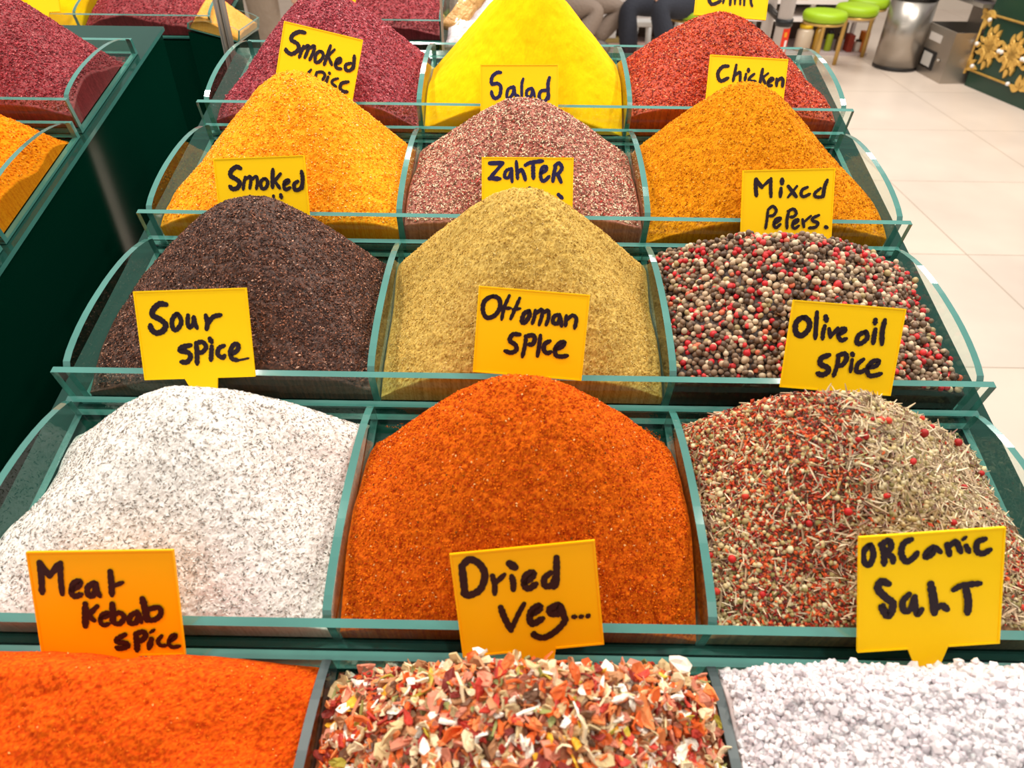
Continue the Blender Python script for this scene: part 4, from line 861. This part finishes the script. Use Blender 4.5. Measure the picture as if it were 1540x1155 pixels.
dkb = mat('dark brown jar', (86, 56, 36), 0.2, coat=0.5); pk = mat('pale pink carton', (224, 190, 178), 0.5); olv = mat('olive carton', (176, 152, 92), 0.5); redc = mat('dark red carton', (150, 50, 30), 0.5); orc = mat('orange carton', (226, 130, 40), 0.5)
cream = mat('cream plastic', (226, 206, 186), 0.35); clearj = mat('cloudy jar', (206, 186, 160), 0.25, coat=0.5)
jar(1206, 70, 26, 36, clearj, ylid, 'jar with a yellow lid beside the red sticker')
jar(1226, 74, 14, 36, amber, amber, 'amber bottle between the near stool legs'); jar(1243, 76, 11, 28, lgr, M['black'], 'bottle with a green label behind the near stool')
jar(1257, 78, 9, 24, dkb, M['black'], 'small dark brown jar behind the near stool'); jar(1286, 82, 13, 16, M['white'], M['steel_dark'], 'squat white jar behind the middle stool legs')
def carton(u, v, wpx, hpx, m, label, y=ys+0.08, z=None, cat='carton', name='carton'):
    p = at_y(u, v, y); w = wpx*5.3/1068; h = hpx*5.2/1068; z = zp+0.0005 if z is None else z
    o = box(name, (-w/2, -0.05, 0), (w/2, 0.05, h), m, bevel=0.004); o.location = (p[0], y, z); return tag(o, label, cat, 'goods on the low shelf')
carton(1275, 70, 9, 26, redc, 'dark red carton behind the middle stool'); carton(1296, 70, 9, 30, orc, 'orange carton behind the middle stool')
carton(917, 60, 34, 9, pk, 'pale pink carton under the olive one, right of the crossed shins'); carton(917, 52, 34, 7, olv, 'olive carton lying on the pale pink one', z=zp+0.0455)
carton(912, 44, 30, 16, M['white'], 'white carton standing above the olive one', z=zp+0.0815)
carton(965, 66, 26, 8, pk, 'pale carton between the dark jeans'); carton(1010, 58, 18, 12, pk, 'pale pink carton right of the dark jeans')
carton(1010, 44, 18, 9, M['white'], 'white carton right of the dark jeans', z=zp+0.0605); carton(862, 32, 16, 26, pk, 'pale carton behind the taupe knee'); carton(885, 30, 12, 20, dkb, 'dark carton behind the taupe shin')
carton(1200, 6, 24, 10, orc, 'orange goods on the upper board right of the grey stand', z=z3+0.0705); carton(1165, 6, 14, 10, cream, 'cream goods on the upper board left of the grey pole', z=z3+0.0705)
jar(1222, 14, 9, 16, M['white'], M['white'], 'white bottle above the near stool', z=zt_+0.0305); jar(1251, 12, 14, 10, M['grey'], M['grey'], 'pale grey tub above the near stool', z=zt_+0.0305)
def step_stool(u, v, label):
    p = at_y(u, v, ys-0.09); tt = empty('step_stool', (p[0], ys-0.09, 0)); tag(tt, label, 'step stool', 'white plastic step stools'); h = at_y(u, 30, ys-0.09)[2]
    box('seat', (-0.065, -0.065, h-0.04), (0.065, 0.065, h), M['white'], tt, bevel=0.008)
    for sx in (-1, 1):
        for sy in (-1, 1): tube('leg', [(sx*0.05, sy*0.05, h-0.04), (sx*0.064, sy*0.064, 0)], [0.016, 0.013], M['white'], tt, 8)
step_stool(967, 30, 'white plastic step stool seen between the dark jeans'); step_stool(1030, 33, 'white plastic step stool right of the dark jeans')

# ------------------------------------------------------------------ people
M['skin'] = mat('skin', (206, 156, 130), 0.5, sss=0.1); M['taupe'] = mat('taupe cotton', (140, 122, 108), 0.85, bump=(60, 0.5, 0.01)); M['jeans'] = mat('dark jeans', (40, 42, 52), 0.85, bump=(80, 0.5, 0.01))
M['hair'] = mat('dark hair', (38, 28, 22), 0.5); M['shoe'] = mat('grey canvas shoe', (120, 110, 106), 0.6); M['shirt1'] = mat('wine knit', (120, 44, 56), 0.9); M['shirt2'] = mat('navy knit', (38, 46, 70), 0.9); M['khaki'] = mat('khaki grey cotton', (150, 132, 114), 0.85, bump=(30, 0.6, 0.015))
def skin_mesh(name, verts, edges, rad, m, parent, root=0, sub=2):
    me = bpy.data.meshes.new(name); me.from_pydata([tuple(v) for v in verts], edges, []); o = link(name, me, m, parent)
    md = o.modifiers.new('skin', 'SKIN'); md.use_smooth_shade = True
    for i, r in enumerate(rad): me.skin_vertices[0].data[i].radius = (r, r) if not isinstance(r, tuple) else r
    for i in range(len(verts)): me.skin_vertices[0].data[i].use_root = (i == root)
    s = o.modifiers.new('sub', 'SUBSURF'); s.levels = sub; s.render_levels = sub
    return o
def person(label, J, trousers, shirt, fwd):
    """J: world positions of pelvis, hips, knees, ankles, toes, shoulders, elbows, wrists, neck, head"""
    o0 = np.array([J['pelvis'][0], J['pelvis'][1], 0.0]); t = empty('person', o0); tag(t, label, 'person')
    q = {k: np.array(v, float)-o0 for k, v in J.items()}; fwd = np.array(fwd, float)/np.linalg.norm(fwd)
    V, E, R = [], [], []
    def add(p, r, par=None):
        V.append(p); R.append(r); 
        if par is not None: E.append((par, len(V)-1))
        return len(V)-1
    pe = add(q['pelvis'], 0.13); ch = add((q['pelvis']+q['neck'])/2+np.array([0, 0, 0.05]), 0.13, pe); nk = add(q['neck'], 0.06, ch); hb = add(q['head']-np.array([0, 0, 0.06]), 0.075, nk); hd = add(q['head']+np.array([0, 0, 0.02]), 0.095, hb); add(q['head']+np.array([0, 0, 0.10]), 0.07, hd)
    add(q['head']+fwd*0.10-np.array([0, 0, 0.02]), 0.018, hd)
    for s in 'lr':
        hp = add(q['hip_'+s], 0.09, pe); kn = add(q['knee_'+s], 0.058, hp); cf = add(q['knee_'+s]*0.62+q['ankle_'+s]*0.38, 0.056, kn); an = add(q['ankle_'+s], 0.038, cf); add(q['toe_'+s], 0.034, an)
        sh = add(q['shoulder_'+s], 0.055, ch); el = add(q['elbow_'+s], 0.042, sh); wr = add(q['wrist_'+s], 0.028, el)
        d = q['wrist_'+s]-q['elbow_'+s]; d /= np.linalg.norm(d); sd = np.cross(d, [0, 0, 1.0]); sd = sd/(np.linalg.norm(sd)+1e-9); pm = add(q['wrist_'+s]+d*0.06, 0.03, wr)
        for i, off in enumerate((-0.027, -0.009, 0.009, 0.027)):
            k1 = add(q['wrist_'+s]+d*0.10+sd*off, 0.0095, pm); k2 = add(q['wrist_'+s]+d*(0.125+0.008*(i in (1, 2)))+sd*off*1.1-np.array([0, 0, 0.012]), 0.0085, k1); add(q['wrist_'+s]+d*(0.142+0.01*(i in (1, 2)))+sd*off*1.1-np.array([0, 0, 0.032]), 0.0075, k2)
        th = add(q['wrist_'+s]+d*0.045-sd*0.045, 0.011, pm); add(q['wrist_'+s]+d*0.085-sd*0.055, 0.009, th)
    skin_mesh('body', V, E, R, M['skin'], t)
    V, E, R = [], [], []
    pe = add(q['pelvis']+np.array([0, 0, 0.09]), 0.15); p2 = add(q['pelvis'], 0.155, pe)
    for s in 'lr':
        hp = add(q['hip_'+s], 0.105, p2); m1 = add((q['hip_'+s]+q['knee_'+s])/2, 0.092, hp); kn = add(q['knee_'+s], 0.076, m1); m2 = add(q['knee_'+s]*0.6+q['ankle_'+s]*0.4, 0.076, kn); add(q['ankle_'+s]*0.97+q['knee_'+s]*0.03, 0.06, m2)
    skin_mesh('trousers', V, E, R, trousers, t, 1)
    V, E, R = [], [], []
    w = add(q['pelvis']+np.array([0, 0, 0.1]), 0.155); c2 = add((q['pelvis']+q['neck'])/2+np.array([0, 0, 0.06]), 0.155, w); add(q['neck']-np.array([0, 0, 0.02]), 0.075, c2)
    for s in 'lr':
        sh = add(q['shoulder_'+s], 0.07, c2); el = add(q['elbow_'+s], 0.056, sh); add(q['wrist_'+s], 0.042, el)
    skin_mesh('jumper', V, E, R, shirt, t, 0)
    for s in 'lr':
        a = q['ankle_'+s]; b = q['toe_'+s]; d = b-a
        skin_mesh('shoe', [a-d*0.25-np.array([0, 0, 0.01]), a+d*0.3-np.array([0, 0, 0.006]), b+d*0.12], [(0, 1), (1, 2)], [0.045, 0.05, 0.04], M['shoe'], t)
    hz = q['head']; skin_mesh('hair', [hz-fwd*0.05+np.array([0, 0, -0.05]), hz-fwd*0.035+np.array([0, 0, 0.05]), hz+fwd*0.03+np.array([0, 0, 0.11])], [(0, 1), (1, 2)], [0.07, 0.092, 0.075], M['hair'], t, 1)
    return t
def seated(hu, hv, y, knees, ankles, toes, fwd, side, label, tr, sh):
    pe = at_y(hu, hv, y); fwd = np.array(fwd, float); side = np.array(side, float); Z = np.array([0, 0, 1.0])
    J = {'pelvis': pe, 'neck': pe+Z*0.52+fwd*0.04, 'head': pe+Z*0.68+fwd*0.07}
    for s, sg, k, a, tt in (('l', 1, knees[0], ankles[0], toes[0]), ('r', -1, knees[1], ankles[1], toes[1])):
        J['hip_'+s] = pe+side*sg*0.09; J['knee_'+s] = k; J['ankle_'+s] = a; J['toe_'+s] = tt
        J['shoulder_'+s] = pe+Z*0.45+side*sg*0.18; J['elbow_'+s] = pe+Z*0.22+side*sg*0.24+fwd*0.06; J['wrist_'+s] = k*0.45+J['hip_'+s]*0.55+Z*0.13
    return person(label, J, tr, sh, fwd)
tf = lambda a, d: np.array([a[0]+d[0]*0.13, a[1]+d[1]*0.13, max(0.036, a[2]-0.05)])
def down(a, z=0.09): return np.array([a[0], a[1], max(a[2], z)])
kA = [at_y(902, 17, 5.15), at_y(938, 12, 5.42)]; aA = [down(at_y(858, 76, 5.05)), down(at_y(893, 62, 5.36))]
seated(806, -6, 5.3, kA, aA, [tf(a, (0.8, -0.4)) for a in aA], (1, 0, 0), (0, -1, 0), 'person in taupe trousers seated with crossed legs behind the yellow cone', M['taupe'], M['shirt1'])
kB = [at_y(989, 12, 5.10), at_y(943, 10, 5.30)]; aB = [down(at_y(1010, 90, 5.02)), down(at_y(946, 88, 5.24))]
seated(1052, 4, 5.42, kB, aB, [tf(a, (-0.4, -0.9)) for a in aB], (-0.8, -0.6, 0), (0.6, -0.8, 0), 'person in dark jeans seated on a lime green stool', M['jeans'], M['shirt2'])
c = at_y(373, 30, 3.9); Z = np.array([0, 0, 1.0]); base = np.array([c[0], 3.9, 0.0]); J = {'pelvis': base+Z*0.93, 'neck': base+Z*1.45, 'head': base+Z*1.62}
for s, sg in (('l', -1), ('r', 1)):
    X = np.array([sg, 0, 0]); J['hip_'+s] = base+X*0.09+Z*0.88; J['knee_'+s] = base+X*0.10+Z*0.49; J['ankle_'+s] = base+X*0.105+Z*0.085; J['toe_'+s] = base+X*0.12+Z*0.036+np.array([0, 0.14, 0])
    J['shoulder_'+s] = base+X*0.19+Z*1.38; J['elbow_'+s] = base+X*0.25+Z*1.10; J['wrist_'+s] = base+X*0.26+Z*0.86
person('person standing in khaki grey trousers behind the steel post', J, M['khaki'], M['shirt2'], (0, 1, 0))
